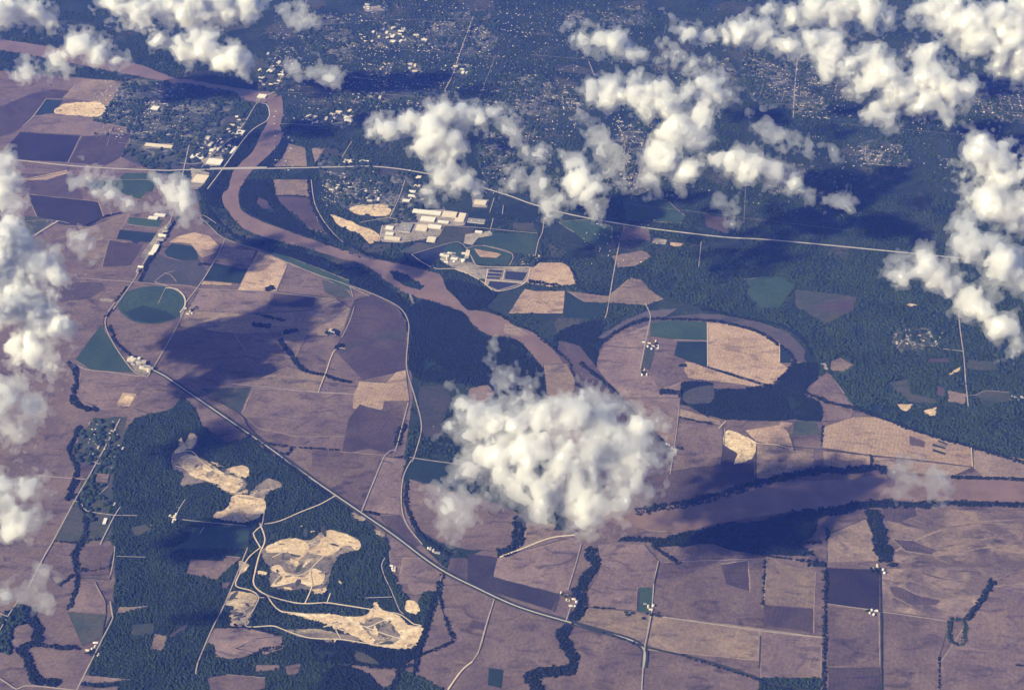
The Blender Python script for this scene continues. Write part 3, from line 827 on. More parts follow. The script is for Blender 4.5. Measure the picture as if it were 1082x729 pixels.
# ------------------------------------------------------------------ roads
HWY = ". -130,158 -30,166 15,169 84,176 167,180 200,179.5 290,178 360,176.5 393,176 431,180 480,190 535,206 560,215 591,224 624,231 677,240 724,246 770,251 820,254 946,266 1100,281 1230,292"
strip("road", T(HWY), 19, 'hwy')
MAIN = ". 155,388 172,396 190,408 280,470 330,506 381,541 416,565 449,590 472,605 500,619 546,640 598,656 644,669 669,677 681,687 680,705"
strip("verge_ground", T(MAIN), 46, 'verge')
strip("road", T(MAIN), 10, 'hwy')
ROADS = [  # (points, width, material)
    ("S 540,556 750,622 950,692 k 600,638 750,687 816,712 . 930,743 1000,775", 22, 'verge'),
    ("G 110,490 330,610 410,715 Q 40,330 265,495", 9, 'verge'),
    (". 681,684 688,649 691,616 696,592", 10, 'road'), (". 681,684 678,729 672,850", 11, 'road'),
    (". 691,650 760,660 820,668 869,673", 10, 'road'), ("l 210,462 370,485", 8, 'road'), ("l 380,487 590,517", 7, 'road'),
    ("l 0,540 190,565", 7, 'road'), (". 930,599 931,650 932,729 933,850", 9, 'verge'),
    ("F 385,318 420,340 470,365 600,380 740,400 800,402", 11, 'road'), ("F 630,0 590,60 580,130 640,250 740,382 790,392", 11, 'road'),
    ("C 850,560 F 1020,0 835,370 800,402", 11, 'road'), ("D 245,330 215,400 130,545 F 1020,0", 11, 'road'),
    ("C 420,540 715,560", 9, 'road'), ("C 715,560 830,570 1041,585 D 110,600 320,607 530,620 745,645 860,655", 8, 'road'),
    ("C 620,715 730,560 770,490 880,310 950,190 A 1041,480", 12, 'road'), ("C 910,595 970,600 1012,640 1017,690 990,729", 14, 'track'),
    ("C 910,595 870,680", 6, 'road'), ("C 900,510 935,520 970,560", 7, 'road'), ("C 850,560 900,520 960,500", 7, 'road'),
    ("D 110,205 180,270 240,320 420,385 600,460 780,530 900,570 960,600 1041,640", 9, 'road'), ("D 100,200 130,195 200,240", 9, 'road'),
    ("f 290,180 360,205 440,245 470,290 470,340 465,430 490,520 510,600 505,650 482,725 Q 550,180 500,280 490,430 520,540 605,650", 11, 'road'),
    ("f 470,540 430,690 Q 450,130 400,160 335,310 270,470", 11, 'road'), ("G 290,445 550,470 760,492 980,502", 9, 'road'),
    ("G 760,490 800,390 850,260 910,252", 9, 'track'), ("G 960,20 930,110 890,190", 8, 'road'), ("f 290,180 300,215", 8, 'road'),
    ("Q 530,170 620,185 860,217", 10, 'road'), ("R 1000,225 960,360 920,500 880,570", 8, 'road'), ("R 880,570 820,620 745,725", 14, 'track'),
    ("S 595,125 560,250 520,380", 7, 'road'), ("S 540,460 510,550", 9, 'road'), ("S 110,450 70,570 25,735", 8, 'road'),
    ("S 145,200 250,160 420,95 560,78", 16, 'track'), ("S 470,410 440,500", 8, 'verge'),
    ("J 320,0 350,70 340,130 320,230 295,360", 11, 'road'), ("I 440,345 410,500 370,735 360,760", 11, 'road'), ("I 890,340 875,480", 9, 'road'),
    ("U 300,50 285,180 270,290 250,420", 8, 'road'), ("J 480,203 690,210", 9, 'road'), ("K 38,105 40,350", 8, 'track'), ("K 435,225 436,325", 8, 'track'),
    ("J 510,640 700,660", 7, 'verge'), ("U 550,165 545,260", 8, 'road'), ("K 100,690 140,650", 9, 'track'),
    ("W -200,150 150,180 420,213 700,240 975,278", 9, 'verge'), ("U 722,250 860,265 930,295", 9, 'track'), ("W 970,170 976,275", 8, 'track'),
    ("L 680,40 690,150 710,300 720,430 735,575", 12, 'road'), ("L 520,160 550,210 570,245 640,258 705,265", 10, 'road'),
    ("L 340,250 390,200 430,240", 7, 'road'), ("L 720,510 780,505 830,482 960,492", 6, 'road'),
    ("Y 1041,55 960,80 E 440,-230", 8, 'verge'), (". 500,18 488,50 478,80 470,95", 14, 'road'), (". 688,140 680,165 672,200", 13, 'road'),
    (". 655,135 660,160 640,190", 8, 'road'), (". 622,65 628,80", 12, 'road'), (". 843,60 840,90 838,125", 13, 'road'), (". 1030,86 1082,90", 9, 'road'),
    (". 915,155 918,172 960,176", 9, 'road'),
    ("B 0,585 110,585 200,520 330,400 400,290 440,240 520,195 560,100 600,0", 12, 'road'), ("B 150,729 240,610 380,420 480,350 492,300 475,260 450,255", 13, 'hwy'),
    ("B 120,610 190,510", 9, 'road'), ("B 870,610 900,540 950,460", 9, 'road'), ("B 550,370 660,372 740,380 800,375 900,360", 9, 'road'),
    ("E 250,0 220,90 165,210", 10, 'road'), ("E 0,235 165,210 240,235 320,235 330,160", 10, 'road'), ("E 125,250 105,340", 9, 'track'),
    ("E 245,245 215,300", 9, 'road'), ("E 325,240 300,320 230,325 380,320", 9, 'road'), ("E 470,252 640,262 720,270 980,295", 9, 'road'),
    ("E 720,270 735,210", 9, 'road'), ("E 1015,210 1005,290 985,330 965,420", 10, 'road'), ("E 470,170 460,150", 8, 'road'),
    ("E 285,410 340,450 420,488 530,492 650,545 700,580 756,613 905,570 937,480", 10, 'track'), ("E 285,410 470,355 545,343 590,380 640,470", 8, 'road'),
    ("E 640,470 690,478 935,480", 9, 'track'), ("E 590,375 680,362 838,405 822,472", 8, 'road'), ("E 705,490 690,575", 10, 'track'), ("E 800,490 785,550", 8, 'track'),
    ("E 690,549 905,568", 9, 'track'), ("E 740,100 715,180", 9, 'road'), ("E 790,140 785,190", 9, 'road'),
    ("D 722,0 742,130 790,225 850,300 900,345", 11, 'road'),
    ("M 660,-40 600,75 480,290 410,410 295,625 235,729 . 30,620", 11, 'road'), ("M 210,270 330,282 470,292", 9, 'road'), ("M 410,410 450,430 475,465 630,490", 9, 'road'),
    ("M 665,440 630,490 550,650", 10, 'road'), ("M 630,490 755,492", 8, 'road'), ("M 525,395 595,330", 7, 'road'), ("M 640,715 800,720", 6, 'road'), ("M 630,660 625,729 N 605,100", 7, 'road'),
    ("N 605,240 615,300 620,330 560,450 510,550 420,729 395,800", 11, 'road'), ("N -40,640 40,690 90,722 130,705 200,705 300,715 420,729", 11, 'road'),
    ("N -40,270 10,310 40,322", 9, 'road'), ("N 110,220 40,325 -20,430", 9, 'road'),
    ("P 490,-40 520,50 490,130 465,230 460,300 530,355 700,400 850,398 R 140,255 330,285 420,300", 13, 'track'),
    ("P 495,95 430,150 380,240 360,305 440,330 485,365 460,430 415,525 560,525 620,545 760,590 940,600 1041,615 R 480,500", 11, 'track'),
    ("P 485,370 520,370", 9, 'track'), ("P 530,355 600,440 740,460 850,500", 11, 'track'), ("P 740,400 780,300 770,220 845,140", 11, 'track'), ("P 860,400 880,345", 9, 'track'),
    ("P 530,120 640,120", 11, 'track'), ("P 425,95 300,400 230,540 150,729 140,790", 11, 'road'),
    ("O 1010,435 930,480 830,520 700,575 620,590", 11, 'track'), ("O 620,520 605,600 560,640 600,720", 12, 'track'), ("O 165,565 300,580 520,600", 9, 'road'),
    ("O 120,580 150,510 185,455", 9, 'road'), ("O 265,645 290,605", 8, 'road'), ("P 910,550 940,600", 9, 'track'), ("P 740,460 850,460", 9, 'track'),
    ("R 400,0 380,40 400,110 430,170 480,290 500,310", 8, 'road'), ("R 290,220 440,215", 7, 'road'), ("R 400,300 480,310 560,365 600,372", 10, 'track'),
    ("V 745,680 740,860", 7, 'verge'), ("V 190,275 160,400", 6, 'verge'),
    ("C 40,240 170,225 310,225 380,240", 7, 'road'), ("C 140,335 320,225", 22, 'hwy'), ("A 60,690 230,655 370,625", 10, 'track'),
    (". 380,50 460,55 530,61", 8, 'street'), (". 300,98 400,100 520,108 600,117", 8, 'street'), (". 330,82 420,84 470,89", 7, 'street'), (". 418,58 398,115 388,150", 7, 'street'),
    (". 524,58 504,110 490,150", 7, 'street'), (". 704,26 692,76", 7, 'street'), (". 880,130 1000,141 1085,150", 8, 'street'), (". 560,58 700,70 840,86", 8, 'street'), (". 790,150 786,235", 7, 'street'),
    (". 660,215 900,244", 6, 'street'), (". 1016,196 1012,250", 7, 'street'), (". 560,140 548,190", 8, 'street'), (". 300,30 400,22 520,20", 7, 'street'),
    ("A 255,230 185,325 120,385", 9, 'road'), ("A 255,232 500,240 590,275", 8, 'road'),
]
for s, wd, mt in ROADS:
    strip("road", T(s), wd * 0.86, mt)

# streets of the towns
def streets(x0, y0, x1, y1, rows, cols, wd=6, skew=-0.3, tilt=0.09):
    rr = random.Random(int(x0 + y1))
    for i in range(rows):
        y = y0 + (y1 - y0) * (i + .5) / rows + rr.uniform(-.6, .6)
        a, b = rr.uniform(0, .3), rr.uniform(.7, 1)
        strip("street", [(x0 + (x1 - x0) * a, y + (x1 - x0) * (a - .5) * tilt), (x0 + (x1 - x0) * b, y + (x1 - x0) * (b - .5) * tilt)], wd, 'street', buffer=0)
    for i in range(cols):
        x = x0 + (x1 - x0) * (i + .5) / cols + rr.uniform(-1, 1)
        a, b = rr.uniform(0, .3), rr.uniform(.7, 1)
        strip("street", [(x + (y1 - y0) * (.5 - a) * -skew, y0 + (y1 - y0) * a), (x + (y1 - y0) * (.5 - b) * -skew, y0 + (y1 - y0) * b)], wd, 'street', buffer=0)
for q in ((110, 95, 225, 160, 6, 5), (345, 185, 430, 222, 5, 4), (385, 30, 455, 46, 3, 4), (398, 66, 440, 80, 3, 2), (345, 97, 460, 107, 2, 3), (350, 118, 378, 130, 2, 3), (276, 54, 306, 96, 4, 2, 8, -.6),
          (595, 98, 632, 114, 3, 3), (645, 135, 690, 200, 6, 4, 10), (525, 90, 580, 145, 5, 3), (795, 58, 870, 115, 6, 3), (1030, 90, 1082, 122, 4, 5, 10, .3), (910, 156, 950, 178, 3, 2), (460, 24, 515, 56, 3, 2), (728, 72, 775, 112, 3, 3)):
    streets(*q)

# ------------------------------------------------------------------ lines of trees
for s, wd in (
    ("F 375,325 410,360 420,440 405,540 460,575 540,590", 62), ("M 440,0 415,60 385,150 425,220 420,280 395,350 370,410", 48),
    ("i 225,130 262,180 255,270 230,310 240,370 232,430 210,480", 48), ("i 235,370 180,405", 40), ("N 190,270 170,330 210,400 190,470 110,500 150,550 180,630 220,680 330,690", 80),
    ("S 660,150 640,190 680,240 620,310 590,370 560,390 610,430 590,490 530,565", 85), ("S 520,580 490,640 540,729 k 195,640 180,665 110,675 60,690 90,740", 90),
    ("S 250,-20 250,90 190,170 130,180", 95), ("G 550,200 620,300 680,370 800,400 940,440", 42), ("G 420,62 580,100", 30), ("G 400,120 500,130", 60), ("G 570,165 650,150", 60),
    ("J -40,330 0,360 110,450 220,570 380,729 U 260,300", 42), ("U 60,630 380,578 520,540 720,478 1041,405 W 280,300 420,280 500,305", 85),
    ("V -20,155 130,155 330,190", 45), ("W -20,545 200,522 430,482 640,484 780,480", 95), ("W 780,478 1041,480 1300,490", 60), ("W 860,335 1041,340 1300,350", 36), ("l 350,175 365,240 392,335", 130),
    ("l 206,355 204,500 200,735 200,800", 24), ("l 722,392 640,512", 52), ("V 770,250 760,510", 12), ("S 560,566 750,628 950,698", 12), ("k 520,620 750,693 816,718 . 930,747", 13),
    ("K 0,345 150,390 370,455", 18), ("J 60,240 100,205 180,150 300,95 420,90 560,92 700,100 850,130 950,165 1041,220 K 500,290 510,340 440,420 370,458 250,475", 38),
    ("K 0,30 200,75 400,115 500,155 580,220 610,290", 38), ("K 570,490 700,545 850,580 1041,650 W 700,90 980,170 1041,190 . 1120,500", 46), ("E 0,400 150,438 270,458 400,492", 40),
    ("D 705,-20 725,130 775,225 840,310 960,375 1041,420", 36), ("D 527,88 722,96", 18), ("H 600,-20 780,75 950,160 1041,235 g 175,410 190,450 205,490 240,512", 28),
    ("R 715,90 690,170 660,270 620,400 590,500 560,650", 40), ("R 700,190 720,300 750,390 770,460 610,530", 24), ("R 480,600 450,700 420,760", 36), ("R 0,560 150,572 380,602 580,590", 30),
    ("N 410,75 520,68 620,50", 26), ("N 200,485 440,500", 34), ("N 440,690 560,712 650,695", 28), ("M 300,630 470,648", 18), ("M 440,660 390,715", 45),
    ("P 90,515 240,525", 16), ("P 330,525 500,550 600,580", 26), ("P 425,95 300,400 215,570", 10), ("P 620,640 520,660 440,700", 46), ("i 605,640 640,610", 40),
    ("C 600,729 730,560 F 590,60 575,130", 30), ("C 770,560 810,470 910,300 990,200", 40), ("C 480,250 560,210 680,180", 20), ("F 600,130 650,230 740,300 840,370", 30),
    ("O 420,5 540,110 700,160 1041,185", 14), ("O 540,110 600,150 740,210 770,165", 22), ("O 620,170 760,270 900,380 980,440", 40), ("Q 470,110 480,30 520,0", 60),
    ("Q 445,170 530,175", 22), ("Q 520,330 515,400 540,500 600,600 660,650 760,710", 34), ("Q 280,470 370,490", 26), ("E 0,430 -60,400 -200,350", 24),
    ("I -10,440 130,440 180,500 220,590 300,630 380,620", 30), ("E 930,560 1041,575 1090,580", 50), ("U 300,110 400,130 500,150", 18), ("W 150,50 145,175", 20), ("W 420,215 418,275", 18),
    ("l 555,620 555,729", 14), ("l 770,650 830,656", 14), ("l 0,310 60,320 200,340", 16), ("W 0,700 170,680 165,600", 24), ("X 70,130 170,140", 70), ("X 415,165 470,175", 50), ("X 500,140 560,140", 30),
    ("S 640,475 780,485", 10), ("V 150,190 300,290", 30), ("J 400,490 460,490 520,500", 70), ("J 505,345 545,345", 45), ("B 570,500 620,460", 20), ("k 330,265 440,270", 30),
    ("G 800,160 880,170", 60), ("G 850,250 900,230", 60), ("D 470,605 520,590", 70), ("D 110,460 180,470", 40), ("C 0,380 60,400", 40),
):
    belt(s, wd, 'leaf2')
for s in ("X 850,440 930,455 925,570 860,560",):
    belt(s + " 850,440", 30)

# no tree stands on a carriageway
for s, wd in [(HWY, 34), (MAIN, 22)] + [(q[0], q[1] * .86 + 6) for q in ROADS if q[2] != 'verge']:
    W, nrm = strip_pts(T(s), wd, 0)
    A, B = W[:, :2] + nrm * wd / 2, W[:, :2] - nrm * wd / 2
    paint(list(zip(*to_px(A[:, 0], A[:, 1]))) + list(zip(*to_px(B[:, 0], B[:, 1])))[::-1], -1)

# ------------------------------------------------------------------ growing the trees
def domes(px, py, r, h):
    """lumpy leaf crowns, one dome per tree or clump"""
    n = len(px)
    K = 5
    ang = np.arange(K) * 2 * math.pi / K
    ph = RNG.uniform(0, 6.28, n)
    V = np.empty((n, 2 * K + 1, 3), dtype=np.float32)
    for ring, (rr, hh, off) in enumerate(((1.0, 0.30, 0.0), (0.68, 0.80, 0.5))):
        a = ang[None, :] + ph[:, None] + off
        jr = RNG.uniform(0.72, 1.22, (n, K))
        jh = RNG.uniform(0.8, 1.2, (n, K))
        s = slice(ring * K, ring * K + K)
        V[:, s, 0] = px[:, None] + np.cos(a) * r[:, None] * rr * jr
        V[:, s, 1] = py[:, None] + np.sin(a) * r[:, None] * rr * jr
        V[:, s, 2] = h[:, None] * hh * jh
    V[:, 2 * K, 0] = px + RNG.uniform(-0.2, 0.2, n) * r
    V[:, 2 * K, 1] = py + RNG.uniform(-0.2, 0.2, n) * r
    V[:, 2 * K, 2] = h
    f = []
    for i in range(K):
        j = (i + 1) % K
        f += [(i, j, K + i), (j, K + j, K + i), (K + i, K + j, 2 * K)]
    f = np.array(f)
    idx = (np.arange(n)[:, None, None] * (2 * K + 1) + f[None]).reshape(-1, 3)
    return V.reshape(-1, 3), idx

x_near = at(0, 800)[1]
y_far = at(541, -55)[1]
def grow(gap, ids):
    """jittered grid of tree positions over the whole view -> (x, y, cover id)"""
    xs = np.arange(-10500, 10500, gap)
    ys = np.arange(x_near, y_far, gap)
    gx, gy = np.meshgrid(xs, ys)
    gx = gx.ravel() + RNG.uniform(-0.5, 0.5, gx.size) * gap
    gy = gy.ravel() + RNG.uniform(-0.5, 0.5, gy.size) * gap
    u, v = to_px(gx, gy)
    iu, iv = ((u + MX) * RS).astype(int), ((v + MY) * RS).astype(int)
    ok = (iu >= 0) & (iu < RW) & (iv >= 0) & (iv < RH) & (u > -90) & (u < 1172) & (v > -50) & (v < 790)
    gx, gy, iu, iv = gx[ok], gy[ok], iu[ok], iv[ok]
    c = COVER[iv, iu]
    sel = np.isin(c, ids)
    return gx[sel], gy[sel], c[sel]

def vnoise2(x, y, seed):
    r = np.random.default_rng(seed)
    tab = r.uniform(0, 1, (64, 64))
    xi, yi = np.floor(x).astype(int), np.floor(y).astype(int)
    fx, fy = x - xi, y - yi
    fx, fy = fx * fx * (3 - 2 * fx), fy * fy * (3 - 2 * fy)
    g = lambda a, b: tab[a % 64, b % 64]
    return (g(xi, yi) * (1 - fx) + g(xi + 1, yi) * fx) * (1 - fy) + (g(xi, yi + 1) * (1 - fx) + g(xi + 1, yi + 1) * fx) * fy

gaps = {}
for wdd in WOODS:
    gaps.setdefault(wdd['gap'], []).append(wdd)
for gap, ws in gaps.items():
    gx, gy, c = grow(gap, [q['id'] for q in ws])
    for q in ws:
        s = c == q['id']
        x, y = gx[s], gy[s]
        if q['fill'] < 1:
            nz = vnoise2(x / 190, y / 190, q['id']) * 0.4 + vnoise2(x / 55, y / 55, q['id'] + 9) * 0.35 + RNG.uniform(0, 1, len(x)) * 0.25
            k = nz < np.quantile(nz, q['fill']) if len(nz) else nz < 0
            x, y = x[k], y[k]
        if len(x) == 0:
            continue
        r = gap * RNG.uniform(0.45, 1.1, len(x))
        h = np.clip(r * RNG.uniform(0.8, 1.5, len(x)), 5, 20)
        V, fc = domes(x, y, r, h)
        link(q['name'], mesh_np(q['name'], V, fc), M[q['leaf']], kind='stuff')
# the wooded country beyond: groves with open ground between
gx, gy, c = grow(24.0, [0])
nz = vnoise2(gx / 520, gy / 520, 3) * 0.5 + vnoise2(gx / 150, gy / 150, 4) * 0.3 + RNG.uniform(0, 1, len(gx)) * 0.2
k = nz < 0.53
gx, gy = gx[k], gy[k]
r = RNG.uniform(7, 19, len(gx))
V, fc = domes(gx, gy, r, np.clip(r * 0.8, 7, 20))
link("woods", mesh_np("woods", V, fc), M['leaf'], kind='stuff')


# ------------------------------------------------------------------ buildings
def boxes(parts):
    """parts: (x0,x1,y0,y1,z0,z1,gable) -> vertices and quads; gable = ridge rise (ridge along x)"""
    V, Q = [], []
    for x0, x1, y0, y1, z0, z1, g in parts:
        b = len(V)
        V += [(x0, y0, z0), (x1, y0, z0), (x1, y1, z0), (x0, y1, z0), (x0, y0, z1), (x1, y0, z1), (x1, y1, z1), (x0, y1, z1)]
        Q += [(b, b + 1, b + 5, b + 4), (b + 1, b + 2, b + 6, b + 5), (b + 2, b + 3, b + 7, b + 6), (b + 3, b, b + 4, b + 7)]
        if g:
            ym = (y0 + y1) / 2
            V += [(x0, ym, z1 + g), (x1, ym, z1 + g)]
            Q += [(b + 4, b + 5, b + 9, b + 8), (b + 6, b + 7, b + 8, b + 9), (b + 5, b + 6, b + 9), (b + 7, b + 4, b + 8)]
        else:
            Q += [(b + 4, b + 5, b + 6, b + 7)]
    return V, Q

def poly_mesh(name, V, Q):
    me = bpy.data.meshes.new(name)
    me.from_pydata(V, [], Q)
    me.update()
    return me

def roofed(name, L, W_, H, g, roof):
    """walls below, an overhanging roof slab or gable above; faces of the roof take the second material"""
    V, Q = boxes([(-L / 2, L / 2, -W_ / 2, W_ / 2, 0, H, 0)])
    n0 = len(Q)
    o = 0.6
    if g:
        x, y = L / 2 + o, W_ / 2 + o
        b = len(V)
        V += [(-x, -y, H - .3), (x, -y, H - .3), (x, y, H - .3), (-x, y, H - .3), (-x, 0, H + g), (x, 0, H + g)]
        Q += [(b, b + 1, b + 5, b + 4), (b + 2, b + 3, b + 4, b + 5), (b + 1, b + 2, b + 5), (b + 3, b, b + 4), (b + 3, b + 2, b + 1, b)]
    else:
        v2, q2 = boxes([(-L / 2 - o, L / 2 + o, -W_ / 2 - o, W_ / 2 + o, H + .05, H + 1.2, 0)])
        b = len(V)
        V += v2
        Q += [tuple(i + b for i in q) for q in q2]
    me = poly_mesh(name, V, Q)
    me.materials.append(M['wall_w'])
    me.materials.append(M[roof])
    for i, p in enumerate(me.polygons):
        p.material_index = 1 if i >= n0 else 0
    return me

HOUSE_M = [roofed("house", 24, 15, 6, 4, r) for r in ('roof_t', 'roof_g', 'roof_w', 'roof_g')] + [roofed("house", 36, 20, 7, 0, r) for r in ('roof_w', 'roof_t')]

def grid_yaw(x, y):
    a, b_ = at(x, y), at(x + 4, y + 0.4)
    return math.atan2(b_[1] - a[1], b_[0] - a[0])

def house(x, y, label, group, scale=1.0, rnd=random):
    o = bpy.data.objects.new("house", rnd.choice(HOUSE_M))
    COL.objects.link(o)
    px, py, _ = at(x, y)
    o.location = (px, py, ground_z(x, y))
    o.rotation_euler[2] = grid_yaw(x, y) + rnd.choice((0, math.pi / 2)) + rnd.uniform(-.15, .15)
    k = scale * rnd.uniform(0.75, 1.35)
    o.scale = (k * rnd.uniform(0.8, 1.5), k, k * 0.9)
    tag(o, label, "house", group)
    return o

# x, y, half width, half height, count, size, label, group
TOWNS = [
    (296, 62, 13, 9, 16, 1.5, "pale roofed building in the hillside rows above the river junction", "buildings above the river junction"),
    (287, 80, 13, 10, 26, 1.6, "pale roofed building on the slope beside the river junction", "buildings beside the river junction"),
    (250, 132, 10, 14, 14, 1.5, "white roofed building strung along the road west of the river bend", "buildings along the road west of the river"),
    (228, 155, 20, 10, 30, 1.6, "white roofed building near the motorway crossing west of the river", "buildings by the motorway crossing"),
    (328, 126, 9, 5, 16, 1.3, "pale house in the round clearing east of the river", "houses in the round clearing"),
    (358, 124, 14, 6, 24, 1.5, "pale roofed building in the cluster beside the round clearing", "buildings beside the round clearing"),
    (415, 37, 34, 8, 44, 1.5, "pale roofed building on the curving streets of the far suburb", "buildings on the curving far streets"),
    (395, 8, 13, 4, 14, 1.3, "pale house of the farthest hamlet in the blue woods", "houses of the farthest hamlet"),
    (419, 72, 20, 8, 24, 1.5, "pale roofed building in the wooded suburb behind the tall broken cloud", "buildings in the wooded suburb"),
    (480, 76, 14, 6, 12, 1.6, "pale building at the foot of the straight far road", "buildings by the straight far road"),
    (385, 101, 24, 4, 20, 1.2, "small pale house in the line of houses along the wooded ridge", "houses along the wooded ridge"),
    (372, 200, 30, 14, 34, 1.1, "small house among the trees south of the motorway", "houses south of the motorway"),
    (440, 196, 8, 18, 10, 1.4, "pale building by the road north of the factory roofs", "buildings north of the factory roofs"),
]
for x, y, rx, ry, n, k, lab, grp in TOWNS:
    rr = random.Random(int(x * 7 + y))
    for _ in range(n):
        house(x + rr.uniform(-rx, rx), y + rr.uniform(-ry, ry), lab, grp, k * .85, rr)

# the rest of the houses, too many and too small to count: one object
fv, fq, fm = [], [], []
def far_house(x, y, k, rr):
    px, py, _ = at(x, y)
    zg = ground_z(x, y)
    yaw = grid_yaw(x, y) + rr.choice((0, math.pi / 2))
    L, W_, H = 12 * k * rr.uniform(.6, 1.8), 9 * k * rr.uniform(.7, 1.2), 5
    V, Q = boxes([(-L / 2, L / 2, -W_ / 2, W_ / 2, 0, H, 3.5)])
    c, s_ = math.cos(yaw), math.sin(yaw)
    b = len(fv)
    fv.extend((px + a * c - d * s_, py + a * s_ + d * c, e + zg) for a, d, e in V)
    fq.extend(tuple(i + b for i in q) for q in Q)
    roofm = rr.choice((1, 1, 2, 2, 3))
    fm.extend([0, 0, 0, 0, roofm, roofm, 0, 0])
for x, y, rx, ry, n, k in ((150, 118, 52, 30, 190, 1.0), (170, 110, 30, 3, 30, 1.3), (350, 60, 60, 45, 130, 1.0), (450, 60, 80, 40, 120, 1.0), (372, 200, 32, 18, 120, .9), (560, 110, 50, 40, 110, 1.0),
                           (610, 105, 16, 10, 40, 1.4), (670, 165, 20, 36, 110, 1.1), (830, 78, 40, 25, 90, 1.1), (870, 108, 30, 20, 60, 1.0), (1050, 105, 34, 18, 70, 1.1), (930, 166, 22, 10, 40, 1.2),
                           (530, 175, 20, 30, 50, .9), (480, 40, 40, 30, 60, 1.0), (620, 20, 60, 18, 50, 1.0), (740, 90, 30, 30, 40, 1.0), (970, 358, 26, 10, 26, 1.0), (560, 275, 12, 6, 10, 1.0),
                           (655, 255, 40, 25, 20, 1.0), (850, 190, 60, 40, 40, 1.0), (1075, 420, 8, 3, 6, 1.3), (110, 470, 16, 25, 26, 0.9), (300, 150, 12, 30, 20, 1.0), (460, 30, 170, 5, 110, 1.0), (430, 52, 150, 4, 80, 1.0), (450, 90, 140, 4, 90, 1.0), (420, 112, 110, 5, 80, 1.0), (700, 50, 190, 40, 130, 1.0), (640, 150, 110, 60, 130, 1.0), (960, 120, 110, 60, 110, 1.0), (540, 12, 160, 6, 60, 1.0)):
    rr = random.Random(int(x * 3 + y * 5))
    for _ in range(int(n * 2.6)):
        ax, ay = x + rr.uniform(-rx, rx), y + rr.uniform(-ry, ry)
        if rr.random() < 0.6:
            ay = round(ay / 5) * 5 + rr.uniform(-.7, .7) + (ax - x) * 0.1
        far_house(ax, ay, k, rr)
me = poly_mesh("distant_houses", fv, fq)
for q in ('wall_g', 'roof_t', 'roof_g', 'roof_d'):
    me.materials.append(M[q])
me.polygons.foreach_set("material_index", fm)
link("distant_houses", me, kind='stuff')

# large flat roofed buildings: walls with a roof part, roof units as sub-parts
def warehouse(x, y, wpx, hpx, roof, label, group, H=11, yaw=None, units=True):
    wx, wy, _ = at(x, y)
    s = mpp(x, y)
    L = wpx * s
    d = math.atan2(ALT, math.hypot(wx, wy))
    Wd = max(10, hpx * s / math.sin(d) - H / math.tan(d) * 0.6)
    V, Q = boxes([(-L / 2, L / 2, -Wd / 2, Wd / 2, 0, H, 0)])
    o = link("warehouse", poly_mesh("warehouse", V, Q), M['wall_w'])
    o.location = (wx, wy, ground_z(x, y))
    o.rotation_euler[2] = grid_yaw(x, y) if yaw is None else yaw
    tag(o, label, "warehouse", group)
    e = .8
    V, Q = boxes([(-L / 2 - e, L / 2 + e, -Wd / 2 - e, Wd / 2 + e, H + .02, H + 1.6, 0)])
    r = link("roof", poly_mesh("roof", V, Q), M[roof], o)
    if units:
        rr = random.Random(int(x * 11 + y))
        for _ in range(3):
            ux, uy = rr.uniform(-.36, .36) * L, rr.uniform(-.3, .3) * Wd
            V, Q = boxes([(ux - 5, ux + 5, uy - 3.5, uy + 3.5, H + 1.61, H + 4.4, 0)])
            link("roof_unit", poly_mesh("roof_unit", V, Q), M['steel'], r)
    return o

def Ec(x, y):
    return 380 + x / 5.205, 190 + y / 5.205
G1 = "roofs of the industrial estate"
for x, y, w_, h_, rf, lab in (
    (370, 184, 158, 22, 'roof_w', "longest cream roofed factory hall at the north edge of the industrial estate"),
    (375, 222, 80, 27, 'roof_w', "white roofed hall directly south of the longest factory hall"),
    (500, 197, 90, 30, 'roof_t', "large cream roofed warehouse east of the longest factory hall"),
    (555, 212, 50, 48, 'roof_t', "square tan roofed warehouse at the east end of the paved estate"),
    (460, 238, 60, 14, 'roof_w', "narrow white shed between the factory halls and the green field"),
    (412, 264, 74, 22, 'roof_w', "white roofed hall in the middle of the estate near the green field"),
    (342, 270, 62, 34, 'roof_t', "dull tan roofed hall in the middle of the industrial estate"),
    (255, 268, 62, 50, 'roof_g', "grey roofed building at the west side of the industrial estate"),
    (165, 270, 42, 20, 'roof_w', "small white roofed building at the western corner of the estate"),
    (165, 302, 44, 16, 'roof_w', "small pale roofed building just north of the long southwest shed"),
    (180, 328, 88, 18, 'roof_t', "long low shed at the southwest corner of the industrial estate"),
    (395, 332, 46, 30, 'roof_t', "isolated tan roofed building at the southern tip of the estate"),
    (664, 130, 66, 26, 'roof_t', "lone tan roofed warehouse beside the wood north of the estate"),
    (642, 230, 96, 24, 'roof_g', "long grey roofed warehouse east of the paved estate"),
    (290, 68, 36, 12, 'roof_w', "northernmost white shed on the lane under the tall cloud"),
    (286, 92, 38, 12, 'roof_w', "middle white shed on the lane under the tall cloud"),
    (256, 118, 40, 14, 'roof_w', "southernmost white shed on the lane under the tall cloud"),
    (655, 292, 40, 12, 'roof_w', "pale building at the crossroads by the green fields"),
):
    cx_, cy_ = Ec(x, y)
    warehouse(cx_, cy_, w_ / 5.205, h_ / 5.205, rf, lab, G1)
